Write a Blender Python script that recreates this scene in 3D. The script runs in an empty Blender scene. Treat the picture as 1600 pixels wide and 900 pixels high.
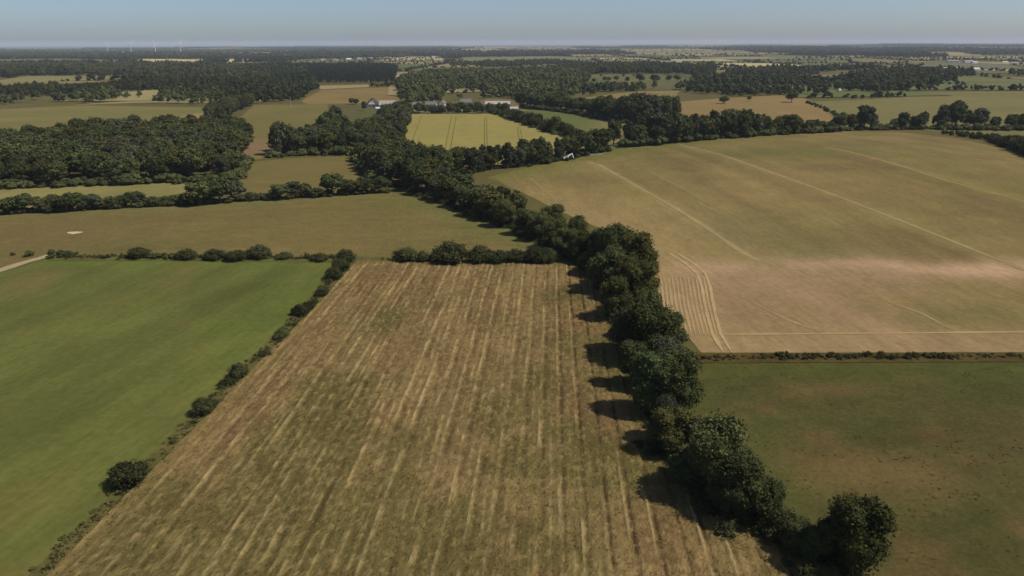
import bpy, math, random
import numpy as np
from mathutils import Matrix, Vector
from mathutils.geometry import delaunay_2d_cdt

R = math.radians
scene = bpy.context.scene
col = scene.collection

# ------------------------------------------------------------------ camera
F_PX, CAM_H, HORIZON = 1186.0, 60.0, 67.8          # photograph is 1600 x 900
PITCH = math.atan((450 - HORIZON) / F_PX)
cam_d = bpy.data.cameras.new('camera')
cam = bpy.data.objects.new('camera', cam_d)
col.objects.link(cam)
cam_d.sensor_width = 36.0
cam_d.lens = 36.0 * F_PX / 1600.0
cam_d.clip_start = 0.5
cam_d.clip_end = 60000
CM = Matrix.Translation((0, 0, CAM_H)) @ Matrix.Rotation(math.pi / 2 - PITCH, 4, 'X') @ Matrix.Rotation(R(-0.18), 4, 'Z')
cam.matrix_world = CM
scene.camera = cam

# ------------------------------------------------------------------ light
SUN_EL, SUN_AZ = 53.0, -13.0      # azimuth measured from +X towards +Y
w = bpy.data.worlds.new('World')
scene.world = w
w.use_nodes = True
nt = w.node_tree
sky = nt.nodes.new('ShaderNodeTexSky')
sky.sky_type = 'NISHITA'
sky.sun_disc = False
sky.sun_elevation = R(SUN_EL)
sky.sun_rotation = R(90 - SUN_AZ)
sky.altitude = 100
sky.air_density = 0.6
sky.dust_density = 1.1
sky.ozone_density = 2.0
nt.links.new(sky.outputs['Color'], nt.nodes['Background'].inputs['Color'])
nt.nodes['Background'].inputs['Strength'].default_value = 0.104
sd = bpy.data.lights.new('sun', 'SUN')
sd.energy = 4.4
sd.angle = R(0.5)
sd.color = (1.0, 0.95, 0.87)
so = bpy.data.objects.new('sun', sd)
col.objects.link(so)
_d = Vector((math.cos(R(SUN_EL)) * math.cos(R(SUN_AZ)), math.cos(R(SUN_EL)) * math.sin(R(SUN_AZ)), math.sin(R(SUN_EL))))
so.rotation_euler = _d.to_track_quat('Z', 'Y').to_euler()
so.location = (200, 0, 300)
scene.view_settings.view_transform = 'Standard'
scene.view_settings.look = 'None'
scene.view_settings.exposure = 0.0
scene.view_settings.gamma = 1.0
scene.view_settings.use_curve_mapping = False
scene.render.engine = 'CYCLES'
scene.render.resolution_x, scene.render.resolution_y = 1024, 576
scene.cycles.volume_bounces = 1
scene.cycles.max_bounces = 6

rng = np.random.default_rng(7)
random.seed(7)

# ------------------------------------------------------------------ noise
_perm = np.random.default_rng(3).random((256, 256))
def vnoise(x, y):
    xi, yi = np.floor(x).astype(int), np.floor(y).astype(int)
    fx, fy = x - xi, y - yi
    fx, fy = fx * fx * (3 - 2 * fx), fy * fy * (3 - 2 * fy)
    a = _perm[xi & 255, yi & 255]; b = _perm[(xi + 1) & 255, yi & 255]
    c = _perm[xi & 255, (yi + 1) & 255]; d = _perm[(xi + 1) & 255, (yi + 1) & 255]
    return (a * (1 - fx) + b * fx) * (1 - fy) + (c * (1 - fx) + d * fx) * fy
def fbm(x, y, o=4):
    s, a, t = 0, 1.0, 0
    for i in range(o):
        s = s + a * vnoise(x * 2 ** i + 17.3 * i, y * 2 ** i + 9.1 * i); t += a; a *= .5
    return s / t
def sstep(a, b, x):
    t = np.clip((x - a) / (b - a), 0, 1)
    return t * t * (3 - 2 * t)

# ------------------------------------------------------------------ terrain
def T(x, y):
    x = np.asarray(x, float); y = np.asarray(y, float)
    h = 7.0 * np.exp(-(((x - 190) / 120) ** 2 + ((y - 370) / 135) ** 2))
    r = np.hypot(x, y)
    far = sstep(2600, 9000, r)
    h = h + far * (26 * fbm(x / 2600 + 5.2, y / 1500 + 3.3, 3) - 6 + 10 * sstep(-1000, 6000, x))
    return h

_CR = np.array(CM.to_3x3())
def ray(px, py):
    px = np.asarray(px, float); py = np.asarray(py, float)
    v = np.stack([(px - 800) / F_PX, -(py - 450) / F_PX, -np.ones_like(px)], -1)
    return v @ _CR.T
_TS = np.geomspace(50, 40000, 700)
def ground(px, py):
    """pixel of the photograph -> point on the terrain (the ray's first hit)"""
    px = np.atleast_1d(np.asarray(px, float)); py = np.atleast_1d(np.asarray(py, float))
    out = np.zeros((len(px), 3))
    D = ray(px, py)
    for i in range(len(px)):
        d = D[i]
        P = d[None] * _TS[:, None]
        g = CAM_H + P[:, 2] - T(P[:, 0], P[:, 1])
        k = np.argmax(g < 0)
        if g[k] >= 0: k = len(_TS) - 1
        a, b = _TS[max(k - 1, 0)], _TS[k]
        for _ in range(18):
            m = .5 * (a + b); p = d * m
            if CAM_H + p[2] - float(T(p[0], p[1])) < 0: b = m
            else: a = m
        p = d * b
        out[i] = (p[0], p[1], T(p[0], p[1]))
    return out
def g1(x, y): return ground([x], [y])[0]
_CI = np.linalg.inv(_CR)
def project(P):
    v = (np.asarray(P, float) - (0, 0, CAM_H)) @ _CI.T
    return np.stack([800 + F_PX * v[..., 0] / -v[..., 2], 450 - F_PX * v[..., 1] / -v[..., 2]], -1), -v[..., 2]
def height_for(p, top):
    """metres a thing standing at p needs to reach the image row top"""
    a, b = 0.2, 150.0
    for _ in range(30):
        m = .5 * (a + b)
        if project(np.array([p[0], p[1], p[2] + m]))[0][1] > top: a = m
        else: b = m
    return b
def inside(poly, x, y):
    poly = np.asarray(poly); r = np.zeros(x.shape, bool)
    n = len(poly); j = n - 1
    for i in range(n):
        xi, yi = poly[i][0], poly[i][1]; xj, yj = poly[j][0], poly[j][1]
        c = ((yi > y) != (yj > y)) & (x < (xj - xi) * (y - yi) / ((yj - yi) + 1e-12) + xi)
        r ^= c; j = i
    return r
def dens(pts, step, closed=False):
    pts = np.asarray(pts, float); out = []
    n = len(pts)
    for i in range(n if closed else n - 1):
        a, b = pts[i], pts[(i + 1) % n]
        k = max(1, int(np.ceil(np.linalg.norm((b - a)[:2]) / step)))
        for q in range(k): out.append(a + (b - a) * q / k)
    if not closed: out.append(pts[-1])
    return np.array(out)
def seg_dist(x, y, line):
    d = np.full(x.shape, 1e9)
    for a, b in zip(line[:-1], line[1:]):
        ab = b[:2] - a[:2]; L = (ab ** 2).sum() + 1e-9
        t = np.clip(((x - a[0]) * ab[0] + (y - a[1]) * ab[1]) / L, 0, 1)
        d = np.minimum(d, np.hypot(x - a[0] - t * ab[0], y - a[1] - t * ab[1]))
    return d

# ------------------------------------------------------------------ mesh helpers
def lin(*c):
    c = np.array(c, float) / 255
    return np.where(c <= .04045, c / 12.92, ((c + .055) / 1.055) ** 2.4)
K_ALB = np.array([.705, .695, .62])
def S(r, g, b): return lin(r, g, b) * K_ALB     # colour read off the photograph -> base colour
def mesh_np(name, V, faces, mats, colr=None, mat_idx=None, smooth=False):
    """faces: list of (n,k) int arrays (k = 3 or 4)"""
    me = bpy.data.meshes.new(name)
    V = np.asarray(V, np.float32)
    faces = [f for f in faces if len(f)]
    loops = np.concatenate([f.ravel() for f in faces]).astype(np.int32)
    tot = np.concatenate([np.full(len(f), f.shape[1]) for f in faces]).astype(np.int32)
    st = np.concatenate([[0], np.cumsum(tot)[:-1]]).astype(np.int32)
    me.vertices.add(len(V)); me.vertices.foreach_set('co', V.ravel())
    me.loops.add(len(loops)); me.loops.foreach_set('vertex_index', loops)
    me.polygons.add(len(tot)); me.polygons.foreach_set('loop_start', st); me.polygons.foreach_set('loop_total', tot)
    for m in (mats if isinstance(mats, (list, tuple)) else [mats]): me.materials.append(m)
    if mat_idx is not None: me.polygons.foreach_set('material_index', np.asarray(mat_idx, np.int32))
    me.polygons.foreach_set('use_smooth', np.full(len(tot), smooth))
    me.update(calc_edges=True)
    if colr is not None:
        a = me.color_attributes.new('Col', 'FLOAT_COLOR', 'POINT')
        c = np.ones((len(V), 4), np.float32); c[:, :3] = colr
        a.data.foreach_set('color', c.ravel())
    return me
def link(name, me, parent=None):
    o = bpy.data.objects.new(name, me); col.objects.link(o)
    if parent is not None: o.parent = parent
    return o
def tag(o, label=None, cat=None, group=None, kind=None):
    if label: o['label'] = label
    if cat: o['category'] = cat
    if group: o['group'] = group
    if kind: o['kind'] = kind
    return o

class MB:
    """collects boxes, prisms and tubes, links them as one mesh"""
    def __init__(s): s.v, s.q, s.t = [], [], []
    def add(s, V, quads=(), tris=()):
        o = len(s.v); s.v += [tuple(p) for p in V]
        s.q += [tuple(i + o for i in f) for f in quads]; s.t += [tuple(i + o for i in f) for f in tris]
        return s
    def box(s, c, d, rot=0.0):
        x, y, z = [k / 2 for k in d]
        M = Matrix.Rotation(rot, 3, 'Y') if rot else None
        P = []
        for sx, sy, sz in ((-1,-1,-1),(1,-1,-1),(1,1,-1),(-1,1,-1),(-1,-1,1),(1,-1,1),(1,1,1),(-1,1,1)):
            p = Vector((sx * x, sy * y, sz * z))
            if M: p = M @ p
            P.append((p.x + c[0], p.y + c[1], p.z + c[2]))
        return s.add(P, [(3,2,1,0),(4,5,6,7),(0,1,5,4),(1,2,6,5),(2,3,7,6),(3,0,4,7)])
    def tube(s, pts, rad, n=8):
        pts = [Vector(p) for p in pts]; o = []
        for i, p in enumerate(pts):
            d = (pts[min(i + 1, len(pts) - 1)] - pts[max(i - 1, 0)]).normalized()
            a = d.orthogonal().normalized(); b = d.cross(a)
            o += [p + (a * math.cos(k * 2 * math.pi / n) + b * math.sin(k * 2 * math.pi / n)) * rad[i] for k in range(n)]
        q = [(i * n + k, i * n + (k + 1) % n, (i + 1) * n + (k + 1) % n, (i + 1) * n + k) for i in range(len(pts) - 1) for k in range(n)]
        e = len(o); o.append(pts[-1])
        t = [((len(pts) - 1) * n + k, (len(pts) - 1) * n + (k + 1) % n, e) for k in range(n)]
        return s.add(o, q, t)
    def me(s, name, mat):
        F = []
        if s.q: F.append(np.array(s.q))
        if s.t: F.append(np.array(s.t))
        return mesh_np(name, np.array([tuple(p) for p in s.v]), F, mat)
    def build(s, name, mat, parent=None): return link(name, s.me(name, mat), parent)

# ------------------------------------------------------------------ materials
def new_mat(name):
    m = bpy.data.materials.new(name); m.use_nodes = True
    b = m.node_tree.nodes['Principled BSDF']
    b.inputs['Roughness'].default_value = .9
    b.inputs['Specular IOR Level'].default_value = .15
    return m, m.node_tree, b
def plain(name, c, rough=.8, var=.15, scale=3.0):
    m, n, b = new_mat(name)
    tc = n.nodes.new('ShaderNodeTexCoord')
    no = n.nodes.new('ShaderNodeTexNoise'); no.inputs['Scale'].default_value = scale; no.inputs['Detail'].default_value = 5
    n.links.new(tc.outputs['Object'], no.inputs['Vector'])
    mx = n.nodes.new('ShaderNodeMix'); mx.data_type = 'RGBA'
    mx.inputs[6].default_value = (*[k * (1 - var) for k in c], 1); mx.inputs[7].default_value = (*[min(1, k * (1 + var)) for k in c], 1)
    n.links.new(no.outputs['Fac'], mx.inputs[0]); n.links.new(mx.outputs[2], b.inputs['Base Color'])
    b.inputs['Roughness'].default_value = rough
    return m
def field_mat(name, s1, a1, s2, a2, stretch=(1, 1), ang=0.0, bump=0.0, iso=0.0):
    """vertex colour x two scales of fine noise, optionally stretched along the working direction"""
    m, n, b = new_mat(name)
    N = n.nodes.new; Lk = n.links.new
    at = N('ShaderNodeAttribute'); at.attribute_name = 'Col'
    ge = N('ShaderNodeNewGeometry')
    mp = N('ShaderNodeMapping'); mp.vector_type = 'TEXTURE'
    mp.inputs['Rotation'].default_value = (0, 0, -ang); mp.inputs['Scale'].default_value = (1 / stretch[0], 1 / stretch[1], 1)
    Lk(ge.outputs['Position'], mp.inputs['Vector'])
    cur = at.outputs['Color']; fac = None
    for sc, am, de, straight in ((s1, a1, 6, 0), (s2, a2, 3, 0)) + (((.7, iso, 8, 1), (.05, iso * .6, 4, 1)) if iso else ()):
        no = N('ShaderNodeTexNoise'); no.inputs['Scale'].default_value = sc; no.inputs['Detail'].default_value = de
        no.inputs['Roughness'].default_value = .65
        Lk(ge.outputs['Position'] if straight else mp.outputs['Vector'], no.inputs['Vector'])
        mr = N('ShaderNodeMapRange'); mr.inputs['From Min'].default_value = .3; mr.inputs['From Max'].default_value = .7
        mr.inputs['To Min'].default_value = 1 - am; mr.inputs['To Max'].default_value = 1 + am
        Lk(no.outputs['Fac'], mr.inputs['Value'])
        vm = N('ShaderNodeVectorMath'); vm.operation = 'SCALE'
        Lk(cur, vm.inputs[0]); Lk(mr.outputs['Result'], vm.inputs['Scale']); cur = vm.outputs['Vector']; fac = no.outputs['Fac']
    Lk(cur, b.inputs['Base Color'])
    if bump:
        bp = N('ShaderNodeBump'); bp.inputs['Strength'].default_value = .6; bp.inputs['Distance'].default_value = bump
        Lk(fac, bp.inputs['Height']); Lk(bp.outputs['Normal'], b.inputs['Normal'])
    b.inputs['Specular IOR Level'].default_value = .05
    b.inputs['Roughness'].default_value = 1
    return m
def leaf_mat(name, dark, light, hue=.16):
    m, n, b = new_mat(name)
    N = n.nodes.new; Lk = n.links.new
    at = N('ShaderNodeAttribute'); at.attribute_name = 'Col'
    sp = N('ShaderNodeSeparateColor'); Lk(at.outputs['Color'], sp.inputs['Color'])
    mx = N('ShaderNodeMix'); mx.data_type = 'RGBA'
    mx.inputs[6].default_value = (*dark, 1); mx.inputs[7].default_value = (*light, 1)
    Lk(sp.outputs['Red'], mx.inputs[0])
    oi = N('ShaderNodeObjectInfo')
    mr = N('ShaderNodeMapRange'); mr.inputs['To Min'].default_value = .5 - hue * .25; mr.inputs['To Max'].default_value = .5 + hue * .04
    Lk(oi.outputs['Random'], mr.inputs['Value'])
    wn = N('ShaderNodeTexWhiteNoise'); wn.noise_dimensions = '1D'; Lk(oi.outputs['Random'], wn.inputs['W'])
    mv = N('ShaderNodeMapRange'); mv.inputs['To Min'].default_value = .68; mv.inputs['To Max'].default_value = 1.4
    Lk(wn.outputs['Value'], mv.inputs['Value'])
    hs = N('ShaderNodeHueSaturation')
    Lk(mr.outputs['Result'], hs.inputs['Hue']); Lk(mv.outputs['Result'], hs.inputs['Value']); Lk(mx.outputs[2], hs.inputs['Color'])
    tr = N('ShaderNodeBsdfTranslucent'); Lk(hs.outputs['Color'], tr.inputs['Color'])
    ms = N('ShaderNodeMixShader'); ms.inputs['Fac'].default_value = .18
    Lk(hs.outputs['Color'], b.inputs['Base Color'])
    b.inputs['Roughness'].default_value = .85; b.inputs['Specular IOR Level'].default_value = .04
    Lk(b.outputs['BSDF'], ms.inputs[1]); Lk(tr.outputs['BSDF'], ms.inputs[2])
    Lk(ms.outputs['Shader'], n.nodes['Material Output'].inputs['Surface'])
    return m

M_LEAF = leaf_mat('foliage', (.023, .032, .011), (.100, .118, .041))
M_LEAF_Y = leaf_mat('foliage_ash', (.026, .033, .009), (.105, .112, .034))
M_LEAF_G = leaf_mat('foliage_willow', (.030, .036, .018), (.105, .118, .062))
M_LEAF_P = leaf_mat('foliage_poplar', (.026, .034, .014), (.095, .108, .048))
M_LEAF_B = leaf_mat('foliage_bush', (.024, .031, .011), (.086, .095, .036))
M_SCRUB = leaf_mat('scrub_leaves', (.036, .044, .013), (.098, .104, .036))
M_CONIF = leaf_mat('foliage_conifer', (.017, .027, .015), (.054, .072, .042))
M_BARK = plain('bark', (.09, .075, .058), .95, .35, 4)
M_FIELD = field_mat('field_soil_and_grass', .10, .10, .9, .10)
M_MEADOW = field_mat('meadow_grass', .22, .13, 1.6, .20, bump=.10, iso=.12)
M_DOME = field_mat('sparse_crop', .22, .09, 1.1, .11, stretch=(1, .14), ang=R(-8), iso=.16)
M_MOWN = field_mat('mown_meadow', .20, .10, 1.0, .10, stretch=(1, .12), ang=R(13), bump=.06, iso=.15)
M_STUB = field_mat('stubble', 1.1, .16, 3.6, .20, stretch=(1, .45), ang=R(3), bump=.10)
M_STRAW = field_mat('straw', 2.0, .15, 5.0, .2)
M_FAR = field_mat('far_ground', .012, .14, .09, .10)
M_TRACK = plain('dry_track', S(172, 150, 112), .95, .12, .6)

def grass_mat(name):
    m = field_mat(name, 2.0, .12, 5.0, .15); n = m.node_tree; b = n.nodes['Principled BSDF']
    tr = n.nodes.new('ShaderNodeBsdfTranslucent'); ms = n.nodes.new('ShaderNodeMixShader'); ms.inputs['Fac'].default_value = .5
    n.links.new(b.inputs['Base Color'].links[0].from_socket, tr.inputs['Color'])
    n.links.new(b.outputs['BSDF'], ms.inputs[1]); n.links.new(tr.outputs['BSDF'], ms.inputs[2])
    n.links.new(ms.outputs['Shader'], n.nodes['Material Output'].inputs['Surface'])
    return m
M_GRASS = grass_mat('coarse_grass')
M_STRAW = grass_mat('loose_straw')

# ------------------------------------------------------------------ ground sheet
def axis(lo, hi, d0, d1, step):
    a = list(np.arange(lo, hi + .1, step))
    k = step
    while a[-1] < d1: k *= 1.22; a.append(a[-1] + k)
    k = step
    while a[0] > d0: k *= 1.22; a.insert(0, a[0] - k)
    return np.array(a)
xs = axis(-300, 520, -26000, 26000, 12); ys = axis(-60, 760, -3000, 30000, 12)
X, Y = np.meshgrid(xs, ys, indexing='ij')
V = np.stack([X.ravel(), Y.ravel(), T(X, Y).ravel()], 1)
i, j = np.meshgrid(np.arange(len(xs) - 1), np.arange(len(ys) - 1), indexing='ij')
a = (i * len(ys) + j).ravel()
q = np.stack([a, a + len(ys), a + len(ys) + 1, a + 1], 1)
n = fbm(V[:, 0] / 180, V[:, 1] / 180)[:, None]
C = S(92, 88, 52) * (1 - n) + S(106, 98, 60) * n
o = link('ground', mesh_np('ground', V, [q], M_FAR, C, smooth=True))
tag(o, 'rough dull green ground spreading out to the horizon', 'ground', kind='structure')

# ------------------------------------------------------------------ fields
FIELD_POLYS = []
def field(name, label, px, c1, c2, nscale, mat=M_FIELD, step=5.0, stripes=None, blobs=(), off=.06, cat='field', c3=None):
    poly = ground([p[0] for p in px], [p[1] for p in px])
    FIELD_POLYS.append(poly[:, :2])
    bd = dens(poly[:, :2], step, True)
    jit = .25 * step
    bd = bd + jit * (np.stack([fbm(bd[:, 0] / 9, bd[:, 1] / 9, 2), fbm(bd[:, 0] / 9 + 40, bd[:, 1] / 9 + 8, 2)], 1) - .5)
    lo, hi = bd.min(0), bd.max(0)
    gx, gy = np.meshgrid(np.arange(lo[0], hi[0], step), np.arange(lo[1], hi[1], step))
    gx = gx.ravel(); gy = gy.ravel()
    k = inside(bd, gx, gy); gx, gy = gx[k], gy[k]
    P = np.concatenate([bd, np.stack([gx, gy], 1)])
    nb = len(bd)
    r = delaunay_2d_cdt([Vector((float(p[0]), float(p[1]))) for p in P], [], [list(range(nb))], 1, 1e-4)
    V2 = np.array([(v.x, v.y) for v in r[0]])
    tri = np.array([f for f in r[2] if len(f) == 3])
    x, y = V2[:, 0], V2[:, 1]
    n = np.clip((fbm(x / nscale, y / nscale, 5) - .5) * 2.4 + .5, 0, 1)[:, None]
    C = c1 * (1 - n) + c2 * n
    if c3 is not None:
        n3 = sstep(.5, .72, fbm(x / (nscale * .6) + 31, y / (nscale * .6) + 7, 4))[:, None]
        C = C * (1 - n3) + c3 * n3
    if stripes:
        ang, per, amp = stripes
        u = x * math.cos(ang) - y * math.sin(ang); vv = x * math.sin(ang) + y * math.cos(ang)
        sn = fbm(u / per, vv / (per * 14) + 3, 3) - .5
        C = C * (1 + 2 * amp * sn[:, None])
    for line, wd, cc, st in blobs:
        L = ground([p[0] for p in line], [p[1] for p in line])
        d = seg_dist(x, y, L)
        wob = .55 + .9 * fbm(x / 14 + 3, y / 14, 3)
        m = (st * np.exp(-(d / (wd * wob)) ** 2))[:, None]
        C = C * (1 - m) + cc * m
    o = link(name, mesh_np(name, np.stack([x, y, T(x, y) + off], 1), [tri], mat, C, smooth=True))
    tag(o, label, cat, kind='structure')
    return o
def strip(name, line, wd, colr, parent=None, off=.11, step=3.0, mat=None, taper=True, rough=.35):
    """a worn track lying on a field"""
    L = dens(ground([p[0] for p in line], [p[1] for p in line]), step)
    d = np.gradient(L[:, :2], axis=0); d /= np.linalg.norm(d, axis=1)[:, None] + 1e-9
    nrm = np.stack([-d[:, 1], d[:, 0]], 1)
    tt = np.arange(len(L))
    wv = wd * (1 - rough + 2 * rough * vnoise(tt * .6 + wd * 13, tt * 0 + L[0, 0]))
    if taper: wv = wv * np.clip(np.minimum(tt, tt[::-1]) / 4 + .25, 0, 1)
    A = L[:, :2] + nrm * wv[:, None] / 2; B = L[:, :2] - nrm * wv[:, None] / 2
    V = np.concatenate([A, B]); V = np.column_stack([V, T(V[:, 0], V[:, 1]) + off])
    k = np.arange(len(L) - 1); n = len(L)
    q = np.stack([k, k + n, k + n + 1, k + 1], 1)
    c = np.tile(colr, (len(V), 1)) * (1 + .18 * (fbm(V[:, 0] / 5, V[:, 1] / 5, 2) - .5))[:, None]
    o = link(name, mesh_np(name, V, [q], mat or M_FIELD, c, smooth=True), parent)
    return o

# left green meadow
field('green_meadow', 'bright green mown meadow left of the stubble field',
      [(-900, 470), (-300, 440), (0, 426), (78, 405), (300, 406), (522, 406), (536, 424), (492, 470), (440, 522), (382, 578), (318, 648), (205, 772), (60, 900), (-120, 1080), (-900, 1080)],
      S(97, 100, 52), S(104, 108, 57), 30, M_MOWN, 3.0, stripes=(R(13), 9, .26), c3=S(116, 106, 62),
      blobs=[([(-60, 640), (220, 520), (400, 446)], 3.0, S(84, 90, 44), .5), ([(-60, 730), (180, 610), (430, 470)], 3.5, S(86, 90, 44), .45), ([(0, 800), (200, 680), (330, 590)], 3.0, S(110, 106, 58), .4), ([(40, 520), (250, 450)], 4, S(112, 106, 60), .4),
             ([(80, 409), (300, 409), (520, 409)], 5, S(98, 112, 52), .7), ([(500, 440), (380, 560)], 12, S(100, 112, 52), .6)])
# middle hay field
field('hay_field', 'wide olive brown hay field behind the low bushes',
      [(-500, 370), (0, 337), (150, 329), (290, 321), (450, 311), (612, 301), (690, 320), (760, 345), (810, 362), (860, 384), (905, 405), (880, 408), (560, 406), (300, 404), (78, 402), (0, 420), (-500, 440)],
      S(118, 105, 64), S(112, 103, 62), 45, M_MEADOW, 4.0, stripes=(R(80), 5, .10), c3=S(126, 108, 70),
      blobs=[([(650, 312), (780, 356), (890, 400)], 12, S(108, 108, 62), .8), ([(0, 338), (290, 324), (600, 304)], 5, S(110, 112, 70), .7),
             ([(-100, 390), (100, 365)], 30, S(120, 102, 68), .6)])
o = strip('bare_patch', [(106, 363.5), (118, 364.2), (129, 363)], 5.0, S(205, 186, 146), None, .12, 2.0, rough=.2)
tag(o, 'pale bare sandy patch lying in the olive brown hay field', 'bare patch', kind='structure')
o = strip('farm_track', [(-260, 500), (-120, 455), (0, 423), (40, 410), (62, 404), (78, 399)], 3.4, S(172, 156, 126), None, .14, 2.0, taper=False)
tag(o, 'pale dusty farm track beside the corner of the green meadow', 'track', kind='structure')
# big convex field
dome = field('sparse_crop_field', 'broad domed field of sparse dry crop crossed by pale wheel tracks',
      [(1096, 554), (1060, 505), (1022, 440), (985, 395), (940, 358), (880, 333), (820, 303), (762, 277), (820, 263), (890, 249), (960, 235), (1060, 221), (1200, 208.5), (1290, 204.5), (1400, 206), (1500, 217), (1600, 240), (1700, 275), (1900, 350), (2300, 554)],
      S(126, 114, 70), S(140, 121, 80), 48, M_DOME, 3.0, stripes=(R(-8), 9, .17), c3=S(126, 108, 72),
      blobs=[([(780, 275), (900, 250), (1060, 224), (1200, 212)], 16, S(112, 110, 60), .8),
             ([(1180, 240), (1300, 232)], 22, S(106, 106, 60), .55),
             ([(880, 335), (960, 345), (1010, 390)], 22, S(160, 138, 98), .75),
             ([(860, 300), (960, 320), (1060, 375)], 26, S(152, 130, 88), .6),
             ([(1030, 430), (1060, 540)], 14, S(160, 136, 98), .9),
             ([(1090, 545), (1350, 540), (1700, 545), (2200, 545)], 8, S(156, 132, 98), .85),
             ([(1110, 425), (1250, 415), (1360, 413), (1480, 424), (1600, 420)], 8, S(186, 154, 124), 1.0),
             ([(1130, 440), (1260, 432), (1400, 436)], 12, S(160, 132, 104), .7), ([(1060, 226), (1200, 268), (1400, 342), (1600, 422)], 2.6, S(150, 132, 90), .5), ([(918, 253), (1000, 294), (1100, 353), (1200, 418)], 3.2, S(156, 134, 94), .55), ([(1285, 229), (1400, 257), (1600, 315)], 2.6, S(146, 128, 84), .4),
             ([(1110, 480), (1250, 470), (1370, 505)], 16, S(154, 128, 98), .8),
             ([(1180, 425), (1290, 475), (1390, 520)], 4, S(166, 138, 106), .6),
             ([(1040, 315), (1150, 385), (1200, 420)], 4, S(160, 136, 98), .6),
             ([(1280, 300), (1400, 300)], 20, S(140, 118, 80), .6),
             ([(1440, 500), (1560, 490)], 7, S(116, 110, 68), .6),
             ([(1140, 350), (1250, 390)], 20, S(122, 112, 76), .6)])
pale = S(160, 142, 98)
for ln, wd, cc in [
    ([(1062, 226), (1120, 240), (1200, 268), (1300, 304), (1400, 342), (1500, 382), (1600, 422), (1720, 470)], 1.5, pale),
    ([(914, 252.5), (935, 257), (960, 271), (1000, 294), (1050, 322), (1100, 353), (1150, 388), (1190, 412)], 1.9, pale),
    ([(1285, 229), (1330, 238), (1400, 257), (1480, 283), (1600, 315), (1720, 350)], 1.4, S(154, 138, 90)),
    ([(1450, 231), (1520, 247), (1600, 269)], 1.3, S(146, 130, 82)),
    ([(1010, 266), (1060, 291), (1110, 320), (1170, 346)], .9, S(146, 132, 84)),
    ([(826, 277), (850, 296), (885, 330)], .9, S(150, 134, 88)),
    ([(1100, 523), (1250, 522), (1400, 521), (1600, 519), (1800, 520)], 1.1, S(172, 146, 108)),
    ([(1170, 470), (1230, 500), (1283, 520)], .8, S(168, 142, 104)),
    ([(1380, 470), (1440, 490), (1490, 517)], .8, S(160, 136, 100))]:
    strip('wheel_track', ln, wd, cc, dome)
# drilled rows by the tree line
for k in range(17):
    x0 = 1008 + k * 6.2
    cv = (k / 16) * 4
    strip('drill_row', [(x0 - 2, 428 + .2 * k), (x0 + 1, 445), (x0 + 4 + cv * .5, 475), (x0 + 10 + cv, 505), (x0 + 14 + cv * 1.2, 524)], .5, S(176, 150, 112), dome, .12, 2.0, rough=.5)
for k, x0 in ((0, 0), (1, -13)):
    strip('wheel_track', [(1052 + x0, 392), (1085 + x0, 413), (1102 + x0, 428), (1110 + x0, 450), (1117 + x0, 490), (1126 + x0, 522), (1143 + x0, 551)], .75, S(184, 158, 118), dome, .14, 2.0)
for k in range(10):
    strip('drill_row', [(855 + k * 14, 300 + k * 5.5), (885 + k * 14, 322 + k * 6), (915 + k * 13, 345 + k * 6.5)], .45, S(166, 142, 102), dome, .12)
# right pasture
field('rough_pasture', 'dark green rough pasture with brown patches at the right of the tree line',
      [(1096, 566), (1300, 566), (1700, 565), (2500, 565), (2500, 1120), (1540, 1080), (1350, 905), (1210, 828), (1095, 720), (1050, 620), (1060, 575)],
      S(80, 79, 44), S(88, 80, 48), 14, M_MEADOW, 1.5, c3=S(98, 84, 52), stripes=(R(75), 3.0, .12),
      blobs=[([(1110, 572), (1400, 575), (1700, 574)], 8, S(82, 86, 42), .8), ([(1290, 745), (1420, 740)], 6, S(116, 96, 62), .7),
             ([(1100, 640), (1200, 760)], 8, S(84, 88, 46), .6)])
# fields further back
field('dry_meadow', 'small olive meadow between the wood and the tree cluster',
      [(362, 256), (450, 248), (562, 244), (615, 275), (560, 292), (420, 302), (365, 304)], S(114, 106, 62), S(122, 108, 68), 30, step=6, stripes=(R(80), 6, .08))
field('grass_strip', 'narrow pale grass strip in front of the dark wood',
      [(-400, 320), (0, 297), (100, 292), (286, 285), (300, 300), (180, 318), (0, 328), (-400, 355)], S(142, 134, 86), S(128, 122, 76), 40, step=6)
field('long_pasture', 'long olive pasture beyond the dark wood',
      [(-300, 184), (0, 171), (120, 165), (336, 168), (330, 186), (312, 200), (150, 220), (0, 240), (-300, 260)], S(118, 112, 68), S(130, 120, 74), 60, step=8, stripes=(R(85), 9, .10),
      blobs=[([(315, 178), (285, 190)], 9, S(154, 136, 100), .8)])
field('brown_pasture', 'olive pasture running brown towards the bare corner by the wood',
      [(398, 164), (512, 163), (516, 192), (480, 214), (430, 246), (362, 254), (368, 190)], S(114, 106, 62), S(122, 112, 68), 40, step=7,
      blobs=[([(370, 225), (420, 236)], 22, S(138, 112, 88), .85)])
field('wheat_field', 'pale green ripening wheat field with dark double wheel tracks',
      [(644, 179), (772, 178.5), (832, 195), (890, 213), (935, 222), (880, 246), (760, 262), (640, 262), (618, 232)], S(146, 138, 82), S(154, 142, 84), 45, step=6, off=.5)
wf = bpy.data.objects['wheat_field']
for a, b in (((659, 181), (640, 232)), ((706, 181), (690, 262)), ((713, 181), (699, 262)), ((757, 181), (757, 262)), ((760.5, 181), (761.5, 262)), ((808, 199), (818, 258)), ((812, 199.5), (824, 258)), ((655, 215), (651, 262))):
    strip('wheel_track', [a, b], .6, S(116, 106, 60), wf, .54, 6.0, rough=.15)
field('paddock', 'small green paddock below the farmhouse', [(548, 168), (604, 172), (592, 193), (570, 205), (545, 195)], S(88, 92, 56), S(98, 96, 60), 20, step=6)
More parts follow.
